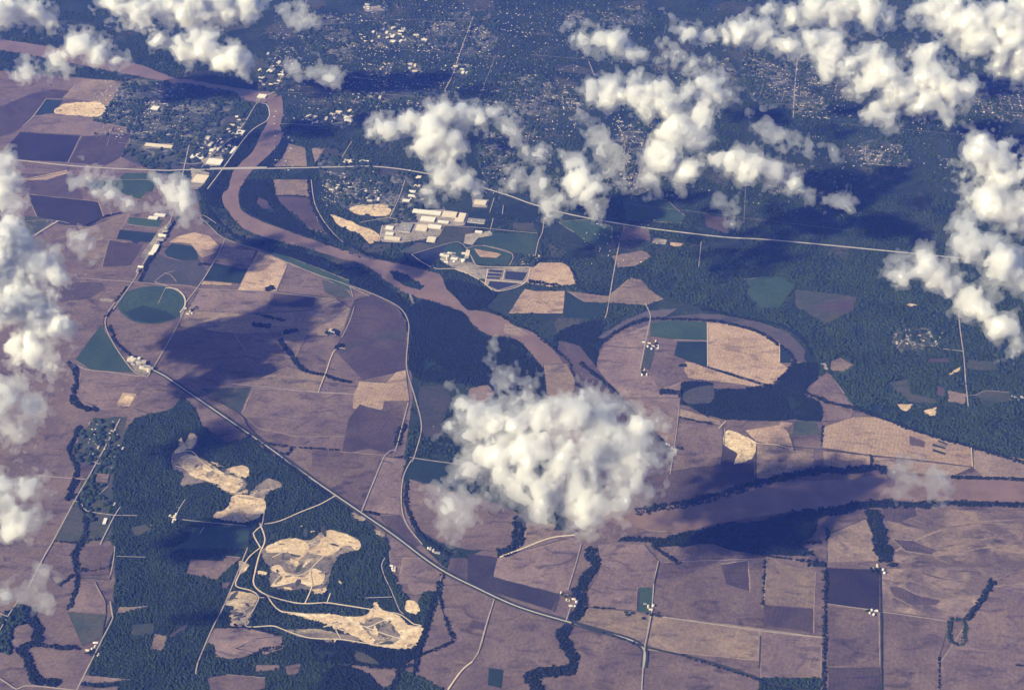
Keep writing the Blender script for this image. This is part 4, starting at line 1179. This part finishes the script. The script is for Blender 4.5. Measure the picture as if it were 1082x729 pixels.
for x, y, w_, h_, rf, lab in (
    (212, 190, 14, 8, 'roof_t', "broad tan roofed depot just south of the motorway by the river road"),
    (227, 172, 16, 6, 'roof_w', "white roofed depot just north of the motorway by the river road"),
    (209, 166, 14, 5, 'roof_w', "cream roofed depot west of the river road"),
    (254, 141, 8, 5, 'roof_w', "white shed beside the levee road north of the motorway"),
    (168, 155, 30, 3, 'roof_t', "very long pale terminal roof in the wooded town"),
    (164, 115, 8, 4, 'roof_w', "pale roofed school in the wooded town"),
    (277, 103, 9, 4, 'roof_w', "white hall at the bridgehead of the narrow river bridge"),
    (368, 171, 10, 4, 'roof_t', "tan roofed store at the motorway junction east of the river"),
    (383, 171.5, 13, 3, 'roof_w', "white roofed store row at the motorway junction east of the river"),
    (169, 228, 12, 3, 'roof_w', "white roofed grain shed at the rail siding"),
    (162, 231, 10, 3, 'roof_w', "pale shed next to the white grain shed at the rail siding"),
):
    warehouse(x, y, w_, h_, rf, lab, "large pale roofs near the river towns")
VILL = "sheds along the railway village street"
for i, (x, y) in enumerate(((178, 240), (175, 245), (172, 250), (170, 254), (167, 259), (164, 264), (160, 269), (149, 283), (146, 287))):
    house(x, y, "pale shed in the row along the village street beside the railway", VILL, 2.1, random.Random(i))
TRI = "buildings at the road junction below the green triangle"
rr = random.Random(5)
for i in range(11):
    t = i / 10
    house(139 + 20 * t + rr.uniform(-1.5, 1.5), 380 + 12 * t + rr.uniform(-3, 3), "pale building crowded at the road junction below the green triangle", TRI, 1.8, rr)

# riverside works: tanks and sheds
def cylinder(name, r, h, cone, n=20):
    V = [(r * math.cos(2 * math.pi * i / n), r * math.sin(2 * math.pi * i / n), z) for z in (0, h) for i in range(n)] + [(0, 0, h + cone)]
    Q = [(i, (i + 1) % n, n + (i + 1) % n, n + i) for i in range(n)] + [(n + i, n + (i + 1) % n, 2 * n) for i in range(n)]
    return poly_mesh(name, V, Q)
TANK = cylinder("storage_tank", 17, 13, 3)
TANK.materials.append(M['roof_w'])
for x, y, k, lab in ((490, 405, .8, "pale storage tank by the dark pond at the riverside works"), (463, 415, .8, "pale storage tank nearest the dark pond"),
                     (570, 447, 1.25, "largest white storage tank at the riverside works"), (520, 452, .7, "small pale tank west of the largest white tank")):
    o = bpy.data.objects.new("storage_tank", TANK)
    COL.objects.link(o)
    cx_, cy_ = Ec(x, y)
    o.location = at(cx_, cy_, ground_z(cx_, cy_))
    o.scale = (k, k, k)
    tag(o, lab, "storage tank", "tanks at the riverside works")
rr = random.Random(9)
for i in range(12):
    cx_, cy_ = Ec(445 + rr.uniform(0, 150), 405 + rr.uniform(0, 60))
    house(cx_, cy_, "tan works building between the dark pond and the settling ponds", "buildings of the riverside works", 1.5, rr)

# farmsteads: house, barn and bins set apart
BARN = roofed("barn", 30, 16, 7, 4.5, 'roof_t')
BARN_R = roofed("barn", 30, 16, 7, 4.5, 'roof_r')
BIN = cylinder("grain_bin", 8.5, 11, 4.5)
BIN.materials.append(M['steel'])
def barn(x, y, lab, red=False, k=1.0):
    o = bpy.data.objects.new("barn", BARN_R if red else BARN)
    COL.objects.link(o)
    o.location = at(x, y, ground_z(x, y))
    o.rotation_euler[2] = grid_yaw(x, y) + random.choice((0, 1.5708))
    o.scale = (k, k, k)
    tag(o, lab, "barn", "farm barns")
def gbin(x, y, lab, k=1.0):
    o = bpy.data.objects.new("grain_bin", BIN)
    COL.objects.link(o)
    o.location = at(x, y, ground_z(x, y))
    o.scale = (k, k, k)
    tag(o, lab, "grain bin", "grain bins")
FARMS = [  # farm, barns, bins, houses
    ("the farm at the head of the wide tree belt", [(927, 598)], [(933, 602), (934.5, 605.5)], [(923, 600.5)]),
    ("the farm on the corner of the black field", [(919, 647)], [(921, 644.8), (923.2, 649.5)], [(925.5, 646)]),
    ("the farm by the green paddock at the crossroads", [(685, 641), (687.5, 644)], [(690.2, 640)], [(681.5, 638)]),
    ("the farm among the creek trees", [(606, 633), (603, 640), (593, 627)], [(609, 636), (607.5, 641)], [(600, 634), (598, 629)]),
    ("the farm inside the round oxbow field", [(686, 363), (690, 366), (693, 361)], [(684.5, 366.5), (688.5, 369)], [(680, 362), (695, 367)]),
    ("the walled yard south of the round oxbow farm", [(681, 391), (683.5, 396)], [(678.5, 396.5)], [(679.5, 390)]),
    ("the farm at the levee bend above the river", [(707, 471), (710, 474.5)], [(704.5, 470)], [(713, 477)]),
    ("the farm in the lower left creek bottoms", [(100.5, 683.5), (92.5, 687)], [(97.5, 686)], [(101, 679), (104, 692)]),
    ("the farm beside the round green field", [(201, 329.5), (198.5, 332)], [(203, 331.5)], [(196.5, 326.5)]),
    ("the lone farm in the brown fields", [(350.5, 351)], [(352.8, 352)], [(348.8, 349.8)]),
    ("the hamlet on the lane through the wood", [(184.5, 549), (185.5, 546), (183, 551)], [(186.5, 543.5)], [(188, 536), (182, 546)]),
    ("the roadside yard in the wooded strip", [(101, 478.5), (104, 473), (130, 474)], [(99, 480.5)], [(111, 551), (121, 533), (159, 555)]),
    ("the farm at the main road by the quarry field", [(416, 603), (417.5, 600.5)], [(414.8, 601)], [(413.5, 598)]),
    ("the farm under the levee end", [(455, 580), (458, 582)], [(452.5, 579.5)], [(462, 584)]),
]
for nm, bs, gs, hs in FARMS:
    def txt(i, n, word):
        if n == 1:
            return f"{word} at {nm}"
        return f"{('nearest', 'next', 'third')[i]} {word} of {nm}"
    for i, (x, y) in enumerate(bs):
        barn(x, y, txt(i, len(bs), "pale barn"), False, 0.95)
    for i, (x, y) in enumerate(gs):
        gbin(x, y, txt(i, len(gs), "steel bin"), 1.1)
    for i, (x, y) in enumerate(hs):
        house(x, y, txt(i, len(hs), "pale farmhouse"), "farmhouses", 1.0)

# single trees around the farmsteads: trunk and crown
def make_tree():
    root = bpy.data.objects.new("tree", None)
    COL.objects.link(root)
    n = 6
    V = [(r * math.cos(2 * math.pi * i / n), r * math.sin(2 * math.pi * i / n), z) for r, z in ((.5, 0), (.3, 5.5)) for i in range(n)]
    Q = [(i, (i + 1) % n, n + (i + 1) % n, n + i) for i in range(n)]
    link("trunk", poly_mesh("trunk", V, Q), M['bark'], root)
    cx0, cy0 = RNG.uniform(-4, 4, 14), RNG.uniform(-4, 4, 14)
    Vd, fd = domes(cx0, cy0, RNG.uniform(2.5, 4.5, 14), RNG.uniform(4, 9, 14))
    Vd[:, 2] += 4.0
    link("crown", mesh_np("crown", Vd, fd), M['leaf'], root)
    return root
TREE = make_tree()
first = True
rr = random.Random(21)
spots = []
for (x, y, n, lab) in ((868.6, 640, 12, "leafy tree of the broken row west of the long field hedge"), (683, 651, 4, "tree in the clump beside the crossroads farm"), (664, 650, 5, "tree in the lone dark clump in the brown field"),
                       (692, 649, 5, "tree in the row east of the crossroads"), (598, 631, 6, "tree around the yard of the farm among the creek trees"), (681, 393, 8, "tree in the square windbreak of the yard inside the oxbow field"),
                       (690, 364, 6, "tree around the farm inside the round oxbow field"), (716, 475, 5, "tree in the dark clump by the levee farm"), (920, 647, 5, "tree beside the bins on the corner of the black field"),
                       (205, 325, 5, "tree beside the farm at the round green field"), (95, 690, 7, "tree in the grove of the creek bottom farm"), (349, 351, 6, "tree ringing the lone farm in the brown fields")):
    for i in range(n):
        if y == 640 and n == 12:
            px_, py_ = 869.2 + rr.uniform(-.8, .4), 603 + i * 10 + rr.uniform(-2, 2)
        else:
            px_, py_ = x + rr.uniform(-5, 5), y + rr.uniform(-3.2, 3.2)
        spots.append((px_, py_, lab))
for px_, py_, lab in spots:
    if first:
        o = TREE
        first = False
    else:
        o = TREE.copy()
        COL.objects.link(o)
        for c in TREE.children:
            d = c.copy()
            COL.objects.link(d)
            d.parent = o
    o.location = at(px_, py_, ground_z(px_, py_))
    k = rr.uniform(1.0, 1.8)
    o.scale = (k, k, k * .85)
    o.rotation_euler[2] = rr.uniform(0, 6.28)
    tag(o, lab, "tree", lab.replace("tree", "trees", 1))

# bridges
def bridge(name, pa, pb, wid, label, npier):
    a, b = Vector(at(*pa)), Vector(at(*pb))
    L = (b - a).length
    yaw = math.atan2(b.y - a.y, b.x - a.x)
    root = bpy.data.objects.new(name, None)
    COL.objects.link(root)
    root.location = (a + b) / 2
    root.rotation_euler[2] = yaw
    tag(root, label, "bridge")
    V, Q = boxes([(-L / 2, L / 2, -wid / 2, wid / 2, 12, 14, 0)])
    Q.append((0, 3, 2, 1))
    link("deck", poly_mesh("deck", V, Q), M['hwy'], root)
    for s in (-1, 1):
        y0 = s * (wid / 2 + .6)
        V, Q = boxes([(-L / 2, L / 2, y0 - .5, y0 + .5, 11.5, 15.2, 0)])
        link("parapet", poly_mesh("parapet", V, Q), M['conc'], root)
    for i in range(npier):
        x0 = -L / 2 + L * (i + .5) / npier
        V, Q = boxes([(x0 - 2.5, x0 + 2.5, -wid * .42, wid * .42, -1, 11.98, 0)])
        link("pier", poly_mesh("pier", V, Q), M['conc'], root)
bridge("bridge", (222, 179.4), (282, 178.3), 24, "long pale motorway bridge crossing the brown river at its upper bend", 9)
bridge("bridge", (271, 107.5), (290, 98.5), 14, "narrow road bridge over the river junction below the hillside town", 6)


# ------------------------------------------------------------------ haze
HB = (-G - 500, G + 500, -20500, 2 * G - 19500, -1.0, ALT + 400)
V, Q = boxes([(HB[0], HB[1], HB[2], HB[3], HB[4], HB[5], 0)])
Q.append((0, 3, 2, 1))
me = poly_mesh("haze", V, Q)
hm = bpy.data.materials.new("haze air")
hm.use_nodes = True
hn, hl = hm.node_tree.nodes, hm.node_tree.links
hn.remove(hn["Principled BSDF"])
pv = hn.new("ShaderNodeVolumePrincipled")
pv.inputs["Color"].default_value = (0.09, 0.185, 1.0, 1)
pv.inputs["Absorption Color"].default_value = (1, 1, 1, 1)
pv.inputs["Density"].default_value = 1.62e-5
pv.inputs["Anisotropy"].default_value = 0.0
hl.new(pv.outputs[0], hn["Material Output"].inputs["Volume"])
link("haze", me, hm, kind='stuff')

# ------------------------------------------------------------------ clouds
def lattice(shape, org, vox, scale, seed):
    """smooth value noise on a regular grid, built axis by axis"""
    r = np.random.default_rng(seed)
    tab = r.uniform(-1, 1, (32, 32, 32)).astype(np.float32)
    out = None
    ax = []
    for k in range(3):
        p = (org[k] + np.arange(shape[k]) * vox) / scale
        i = np.floor(p).astype(int)
        f = (p - i).astype(np.float32)
        ax.append((i % 32, (i + 1) % 32, f * f * (3 - 2 * f)))
    (x0, x1, fx), (y0, y1, fy), (z0, z1, fz) = ax
    a = tab[x0] * (1 - fx)[:, None, None] + tab[x1] * fx[:, None, None]
    a = a[:, y0] * (1 - fy)[None, :, None] + a[:, y1] * fy[None, :, None]
    return a[:, :, z0] * (1 - fz)[None, None, :] + a[:, :, z1] * fz[None, None, :]

def surface_nets(f, org, vox):
    s = f > 0
    nx, ny, nz = f.shape
    cnt = np.zeros((nx - 1, ny - 1, nz - 1), dtype=np.int8)
    for dx in (0, 1):
        for dy in (0, 1):
            for dz in (0, 1):
                cnt += s[dx:nx - 1 + dx, dy:ny - 1 + dy, dz:nz - 1 + dz]
    act = (cnt > 0) & (cnt < 8)
    ids = -np.ones(act.shape, dtype=np.int32)
    ci = np.argwhere(act)
    if len(ci) == 0:
        return np.zeros((0, 3)), np.zeros((0, 4), int)
    ids[act] = np.arange(len(ci))
    acc = np.zeros((len(ci), 3))
    n = np.zeros(len(ci))
    off = [(0, 0, 0), (1, 0, 0), (0, 1, 0), (1, 1, 0), (0, 0, 1), (1, 0, 1), (0, 1, 1), (1, 1, 1)]
    val = [f[ci[:, 0] + o[0], ci[:, 1] + o[1], ci[:, 2] + o[2]] for o in off]
    for a, b in ((0, 1), (2, 3), (4, 5), (6, 7), (0, 2), (1, 3), (4, 6), (5, 7), (0, 4), (1, 5), (2, 6), (3, 7)):
        fa, fb = val[a], val[b]
        m = (fa > 0) != (fb > 0)
        t = np.where(m, fa / np.where(m, fa - fb, 1), 0)
        oa, ob = np.array(off[a]), np.array(off[b])
        acc += m[:, None] * (oa + (ob - oa) * t[:, None])
        n += m
    V = (ci + acc / n[:, None]) * vox + np.array(org)
    quads = []
    for axis in range(3):
        u, v = (axis + 1) % 3, (axis + 2) % 3
        sl0, sl1 = [slice(None)] * 3, [slice(None)] * 3
        sl0[axis], sl1[axis] = slice(0, -1), slice(1, None)
        for q in (sl0, sl1):
            q[u], q[v] = slice(1, -1), slice(1, -1)
        a, b = s[tuple(sl0)], s[tuple(sl1)]
        for flip, mask in ((False, a & ~b), (True, ~a & b)):
            e = np.argwhere(mask)
            if len(e) == 0:
                continue
            e[:, u] += 1
            e[:, v] += 1
            def g(du, dv):
                k = e.copy()
                k[:, u] -= du
                k[:, v] -= dv
                return ids[k[:, 0], k[:, 1], k[:, 2]]
            q = np.stack([g(1, 1), g(0, 1), g(0, 0), g(1, 0)], 1)
            quads.append(q[:, ::-1] if flip else q)
    return V, np.concatenate(quads)

def vol_mat(name, dens, g=0.35):
    m = bpy.data.materials.new(name)
    m.use_nodes = True
    n, l = m.node_tree.nodes, m.node_tree.links
    n.remove(n["Principled BSDF"])
    v = n.new("ShaderNodeVolumePrincipled")
    v.inputs["Color"].default_value = (1, 1, 1, 1)
    v.inputs["Density"].default_value = dens
    v.inputs["Anisotropy"].default_value = g
    v.inputs["Absorption Color"].default_value = (1, 1, 1, 1)
    l.new(v.outputs[0], n["Material Output"].inputs["Volume"])
    return m
VEIL = vol_mat("cloud veil", 0.0055, 0.4)
BODY = vol_mat("cloud body", 0.031, 0.4)
CORE, n_, l_, b_ = new_mat("dense cloud")
n_.remove(b_)
df, tr, ad = n_.new("ShaderNodeBsdfDiffuse"), n_.new("ShaderNodeBsdfTranslucent"), n_.new("ShaderNodeMixShader")
df.inputs[0].default_value = tr.inputs[0].default_value = (0.97, 0.965, 0.96, 1)
ad.inputs[0].default_value = 0.3
l_.new(df.outputs[0], ad.inputs[1])
l_.new(tr.outputs[0], ad.inputs[2])
l_.new(ad.outputs[0], n_["Material Output"].inputs["Surface"])

def cloud(label, lumps, size, z=1350.0, soft=1.0, core=1.0, seed=0, group=None):
    """lumps: (x, y, r) in photograph pixels, all floating about height z; soft = depth of the translucent fringe; core = how much of it is solid"""
    r = random.Random(seed * 17 + 3)
    sph = []
    ym = sum(q[1] for q in lumps) / len(lumps)
    zlo = z
    for x, y, rp in lumps:
        rr_ = max(rp * mpp(x, y, z) * size - 48.0, rp * mpp(x, y, z) * .36)
        zl = max(z - 370.0, z + (ym - y) * mpp(x, y, z) * 0.62)
        c = at(x, y, zl + rr_ * r.uniform(-.15, .25))
        zlo = min(zlo, zl)
        sph.append((c, rr_))
        for _ in range(10 if rp > 12 else 5):       # billows on the lump
            a, e = r.uniform(0, 6.28), r.uniform(-.15, 1.2)
            k = r.uniform(.28, .55)
            d = rr_ * (1.0 - k * .55)
            sph.append(((c[0] + d * math.cos(a) * math.cos(e), c[1] + d * math.sin(a) * math.cos(e), c[2] + d * math.sin(e) * .8), rr_ * k))
    big = max(s_[1] for s_ in sph)
    am = min(1.0, max(.5, big / 190.0))
    vox = 10.5 if mpp(lumps[0][0], lumps[0][1], z) < 9 else 13.0
    pad = 140
    C_ = np.array([s_[0] for s_ in sph])
    R_ = np.array([s_[1] for s_ in sph])
    lo, hi = (C_ - R_[:, None]).min(0) - pad, (C_ + R_[:, None]).max(0) + pad
    lo[2] = max(lo[2], zlo - 420)
    shp = np.ceil((hi - lo) / vox).astype(int) + 2
    f = np.full(shp, -400, dtype=np.float32)
    W_ = [lattice(shp, lo, vox, 260, seed * 7 + 40 + k) * 80 + lattice(shp, lo, vox, 105, seed * 7 + 50 + k) * 52 + lattice(shp, lo, vox, 48, seed * 7 + 60 + k) * 22 for k in range(3)]
    for c, rad in sph:
        a = np.maximum(((np.array(c) - rad - 240 - lo) / vox).astype(int), 0)
        b = np.minimum(((np.array(c) + rad + 240 - lo) / vox).astype(int) + 1, shp)
        g = [lo[k] + np.arange(a[k], b[k]) * vox - c[k] for k in range(3)]
        w3 = [W_[k][a[0]:b[0], a[1]:b[1], a[2]:b[2]] for k in range(3)]
        dd = np.sqrt((g[0][:, None, None] + w3[0]) ** 2 + (g[1][None, :, None] + w3[1]) ** 2 + ((g[2][None, None, :] + w3[2]) * 1.12) ** 2)
        v = f[a[0]:b[0], a[1]:b[1], a[2]:b[2]]
        np.maximum(v, (rad - dd).astype(np.float32), out=v)
    zz = lo[2] + np.arange(shp[2]) * vox
    zb = zlo - 0.42 * big - 60
    f = np.minimum(f, ((zz - zb) * 1.2)[None, None, :].astype(np.float32))
    # broad swell, then billows: rounded heads outward, creases inward
    L_ = lambda sc_, k: lattice(shp, lo, vox, sc_, seed * 11 + k)
    nz = L_(420, 0) * 60 + L_(170, 1) * 40
    bil = np.abs(L_(150, 2)) * 52 + np.abs(L_(80, 3)) * 50 + np.abs(L_(44, 4)) * 56 + np.abs(L_(26, 7)) * 40 - 66
    wis = L_(110, 5) * 62 + L_(56, 6) * 58 + L_(29, 8) * 46
    V_, F_, MI = [], [], []
    base = 0
    w_ = max(0.0, soft - 0.9)
    edge = f + am * (nz * (0.9 + w_) + bil * 0.78 + wis * (0.42 + w_ * 0.9)) - 38 * w_
    fr = f + am * (nz * (0.9 + w_) + bil * 0.5 + wis * (1.45 + w_ * 0.8))
    for lev, mi in ((26 + 14 * soft, 0), (-2 - 10 * w_, 1), (-58 - 60 * w_, 2)):
        g = (fr if mi == 0 else edge) + lev
        if mi == 0:
            g = np.maximum(g, edge + 14)
        g[[0, -1]] = -1
        g[:, [0, -1]] = -1
        g[:, :, [0, -1]] = -1
        v, q = surface_nets(g, lo, vox)
        if len(q) == 0:
            continue
        V_.append(v)
        F_.append(q + base)
        MI.append(np.full(len(q), mi))
        base += len(v)
    V_ = np.concatenate(V_)
    c0 = at(lumps[0][0], lumps[0][1], z)
    o = link("cumulus_cloud", mesh_np("cumulus_cloud", V_ - np.array(c0), np.concatenate(F_), np.concatenate(MI), True), [VEIL, BODY, CORE])
    o.location = c0
    tag(o, label, "cloud", group or "cumulus clouds")
    return o

CL = [
    ("soft grey cloud over the upper river before the white band", [(8, 10, 22), (35, 16, 18), (52, 26, 10), (-20, 14, 22)], 1.3, .8),
    ("long white cloud band stretched across the far woods above the river town", [(120, 10, 16), (148, 16, 18), (178, 8, 20), (205, 12, 18), (232, 8, 18), (262, 5, 14), (160, 28, 10)], 1.0, 1),
    ("three lumped white cloud just north of the bright gravel yard", [(30, 72, 12), (62, 66, 16), (85, 52, 18), (108, 58, 15), (128, 66, 11), (60, 82, 8), (15, 76, 6)], 1.0, 1),
    ("wedge shaped bright cloud over the narrow upper river", [(174, 46, 12), (195, 54, 15), (218, 52, 16), (240, 60, 16), (256, 70, 13), (205, 40, 10)], .9, 1.1),
    ("small thin cloud north of the hillside town", [(300, 14, 10), (320, 18, 13), (335, 24, 8)], 1.2, .8),
    ("wispy torn cloud beside the hillside town", [(310, 66, 7), (322, 70, 8), (338, 74, 10), (350, 80, 6), (338, 62, 5)], 1.5, .55),
    ("white cloud above the black fields by the motorway", [(0, 178, 16), (8, 204, 18), (18, 212, 11), (-18, 195, 18)], 1.0, 1),
    ("twin headed small cloud between motorway and railway village", [(104, 203, 9), (118, 208, 13), (136, 214, 9), (158, 214, 8), (176, 206, 13), (190, 214, 15), (204, 226, 8), (186, 226, 8)], 1.0, 1),
    ("tiny puff over the brown field by the railway", [(86, 248, 9), (92, 258, 7), (82, 260, 6), (94, 270, 4)], 1.3, .7),
    ("huge bright cloud west of the round green field", [(8, 268, 30), (40, 280, 24), (62, 288, 14), (10, 318, 34), (42, 330, 26), (64, 350, 22), (30, 366, 26), (-20, 300, 40), (56, 385, 12), (68, 362, 12)], .9, 1.2),
    ("grey ragged cloud south of the huge bright cloud", [(6, 418, 20), (24, 430, 13), (10, 456, 14), (20, 468, 11), (-20, 440, 26), (34, 440, 8)], 1.6, .8),
    ("bright cloud over the brown fields by the creek belt", [(8, 520, 24), (30, 522, 18), (14, 550, 24), (36, 545, 12), (-20, 540, 28), (30, 565, 8), (44, 528, 8)], 1.0, 1),
    ("flat wispy cloud over the creek bottoms", [(2, 618, 13), (20, 622, 12), (40, 618, 11), (50, 630, 9), (48, 608, 7), (-18, 620, 16)], 1.4, .6),
    ("faint shred of cloud on the motorway edge", [(88, 183, 7), (100, 184, 6), (78, 186, 4)], 1.7, .4),
    ("tall broken cloud over the wooded suburb north of the factories", [(395, 138, 10), (412, 136, 12), (430, 132, 12), (450, 138, 17), (470, 124, 16), (488, 122, 16), (506, 124, 11), (520, 118, 8), (455, 160, 18), (475, 160, 18), (466, 182, 17), (488, 190, 16), (450, 198, 12), (500, 200, 9), (452, 212, 7)], 1.0, 1.05),
    ("small wisp east of the tall broken cloud", [(538, 138, 6), (546, 146, 5), (538, 182, 5), (548, 186, 7), (556, 190, 5)], 1.5, .5),
    ("bright lens shaped cloud far north of the factories", [(618, 42, 9), (634, 46, 14), (652, 44, 16), (668, 54, 11), (680, 58, 6), (602, 28, 5), (596, 22, 4)], 1.0, 1),
    ("sprawling hooked cloud over the far streets", [(624, 96, 14), (644, 98, 16), (664, 94, 13), (684, 104, 16), (706, 104, 18), (728, 94, 18), (748, 88, 16), (762, 98, 12), (738, 118, 18), (716, 134, 20), (740, 146, 14), (700, 168, 22), (726, 178, 18), (690, 190, 15), (712, 198, 12), (752, 172, 12), (772, 172, 13), (796, 178, 16), (818, 184, 15), (838, 196, 12), (850, 206, 6), (768, 92, 7)], 1.05, 1.0),
    ("thin trailing arm of cloud west of the hooked cloud", [(622, 128, 9), (630, 146, 12), (640, 164, 14), (644, 178, 11), (618, 158, 7)], 1.6, .45),
    ("pair of white cloud heads north of the motorway", [(554, 160, 7), (568, 166, 11), (574, 198, 12), (578, 216, 12), (576, 230, 8), (600, 180, 12), (608, 196, 17), (622, 206, 16), (626, 222, 9), (595, 212, 10), (545, 196, 6)], 1.0, 1),
    ("tiny wisp by the streets under the hooked cloud", [(656, 190, 5), (660, 198, 5)], 1.4, .6),
    ("narrow cloud above the top edge of the far woods beside the lens cloud", [(698, 12, 6), (706, 18, 8), (716, 20, 5)], 1.3, .7),
    ("long cloud in front of the far northern woods", [(728, 34, 12), (745, 40, 12), (765, 40, 12), (788, 36, 16), (812, 38, 16), (834, 50, 14), (848, 58, 9)], .95, 1.05),
    ("low cloud strip south of the long far cloud", [(702, 58, 8), (718, 62, 10), (736, 68, 10), (750, 64, 8)], 1.1, .9),
    ("grey cloud bank on the far northern edge", [(812, 8, 12), (834, 16, 12), (858, 12, 16), (885, 14, 16), (912, 12, 18), (935, 20, 12), (960, 26, 8)], 1.2, .8),
    ("great bright cloud mass over the blue eastern woods", [(858, 40, 14), (880, 48, 18), (876, 66, 14), (900, 66, 18), (920, 66, 16), (935, 82, 18), (950, 98, 20), (978, 60, 16), (988, 86, 24), (1010, 98, 20), (975, 112, 18), (1005, 122, 14), (1022, 132, 10), (940, 128, 11), (912, 90, 12), (925, 122, 8)], .95, 1.1),
    ("towering cloud at the far northeast", [(1000, 18, 18), (1030, 34, 26), (1062, 28, 26), (1055, 60, 18), (1085, 50, 30), (985, 10, 14), (1090, 10, 26), (1070, 72, 12)], 1.0, 1.1),
    ("great cloud on the east side above the dark woods", [(1046, 168, 24), (1064, 188, 26), (1018, 182, 14), (1002, 180, 8), (1050, 212, 24), (1020, 206, 12), (1080, 220, 26), (1096, 180, 24), (1000, 195, 6)], 1.0, 1.1),
    ("curling cloud reaching down to the straight eastern lane", [(952, 286, 14), (970, 278, 14), (986, 290, 16), (1004, 300, 14), (1018, 244, 12), (1030, 262, 18), (1052, 256, 14), (1066, 284, 24), (1040, 326, 16), (1056, 344, 16), (1068, 360, 13), (1090, 300, 24), (1024, 312, 14), (940, 296, 6)], 1.0, 1.0),
    ("thin streaked cloud south of the great eastern mass", [(826, 150, 6), (840, 156, 8), (858, 158, 8), (874, 160, 6)], 1.5, .5),
    ("tiny streak of cloud north of the motorway in the east", [(878, 216, 5), (888, 218, 5), (900, 221, 4)], 1.5, .5),
    ("small upright wisp north of the hooked cloud's arm", [(804, 122, 6), (808, 134, 7), (812, 142, 5)], 1.5, .5),
    ("faint shreds of cloud by the motorway", [(770, 216, 4), (772, 228, 4), (760, 210, 3)], 1.4, .6),
    ("large bright cloud hiding the river loop", [(520, 376, 7), (526, 390, 10), (538, 402, 10), (546, 416, 8), (488, 430, 12), (504, 444, 12), (522, 440, 16), (550, 446, 20), (578, 442, 20), (606, 444, 23), (636, 450, 26), (664, 470, 26), (686, 484, 15), (638, 490, 30), (602, 488, 30), (564, 484, 28), (530, 480, 21), (506, 496, 16), (544, 512, 22), (582, 520, 26), (620, 524, 27), (650, 526, 20), (616, 546, 14), (672, 510, 17), (474, 446, 7), (486, 512, 9)], 1.2, 1.0),
    ("ragged thin cloud over the plough beside the large bright cloud", [(462, 520, 10), (474, 528, 13), (482, 544, 12), (468, 550, 9), (494, 534, 11), (460, 536, 9), (502, 522, 9)], 1.6, .45),
    ("small bright wisp over the lower river", [(950, 498, 8), (962, 506, 11), (974, 514, 11), (988, 522, 8), (950, 524, 7)], 1.5, .55),
]
for i, (lab, lumps, soft, core) in enumerate(CL):
    cloud(lab, lumps, .92 if lab.startswith(('grey ragged', 'bright cloud over the brown', 'flat wispy')) else 1.08, 880.0 if lab.startswith(('grey ragged', 'bright cloud over the brown', 'flat wispy')) else 1080.0 if lab.startswith('huge bright') else 1350.0, soft, core, i + 1)
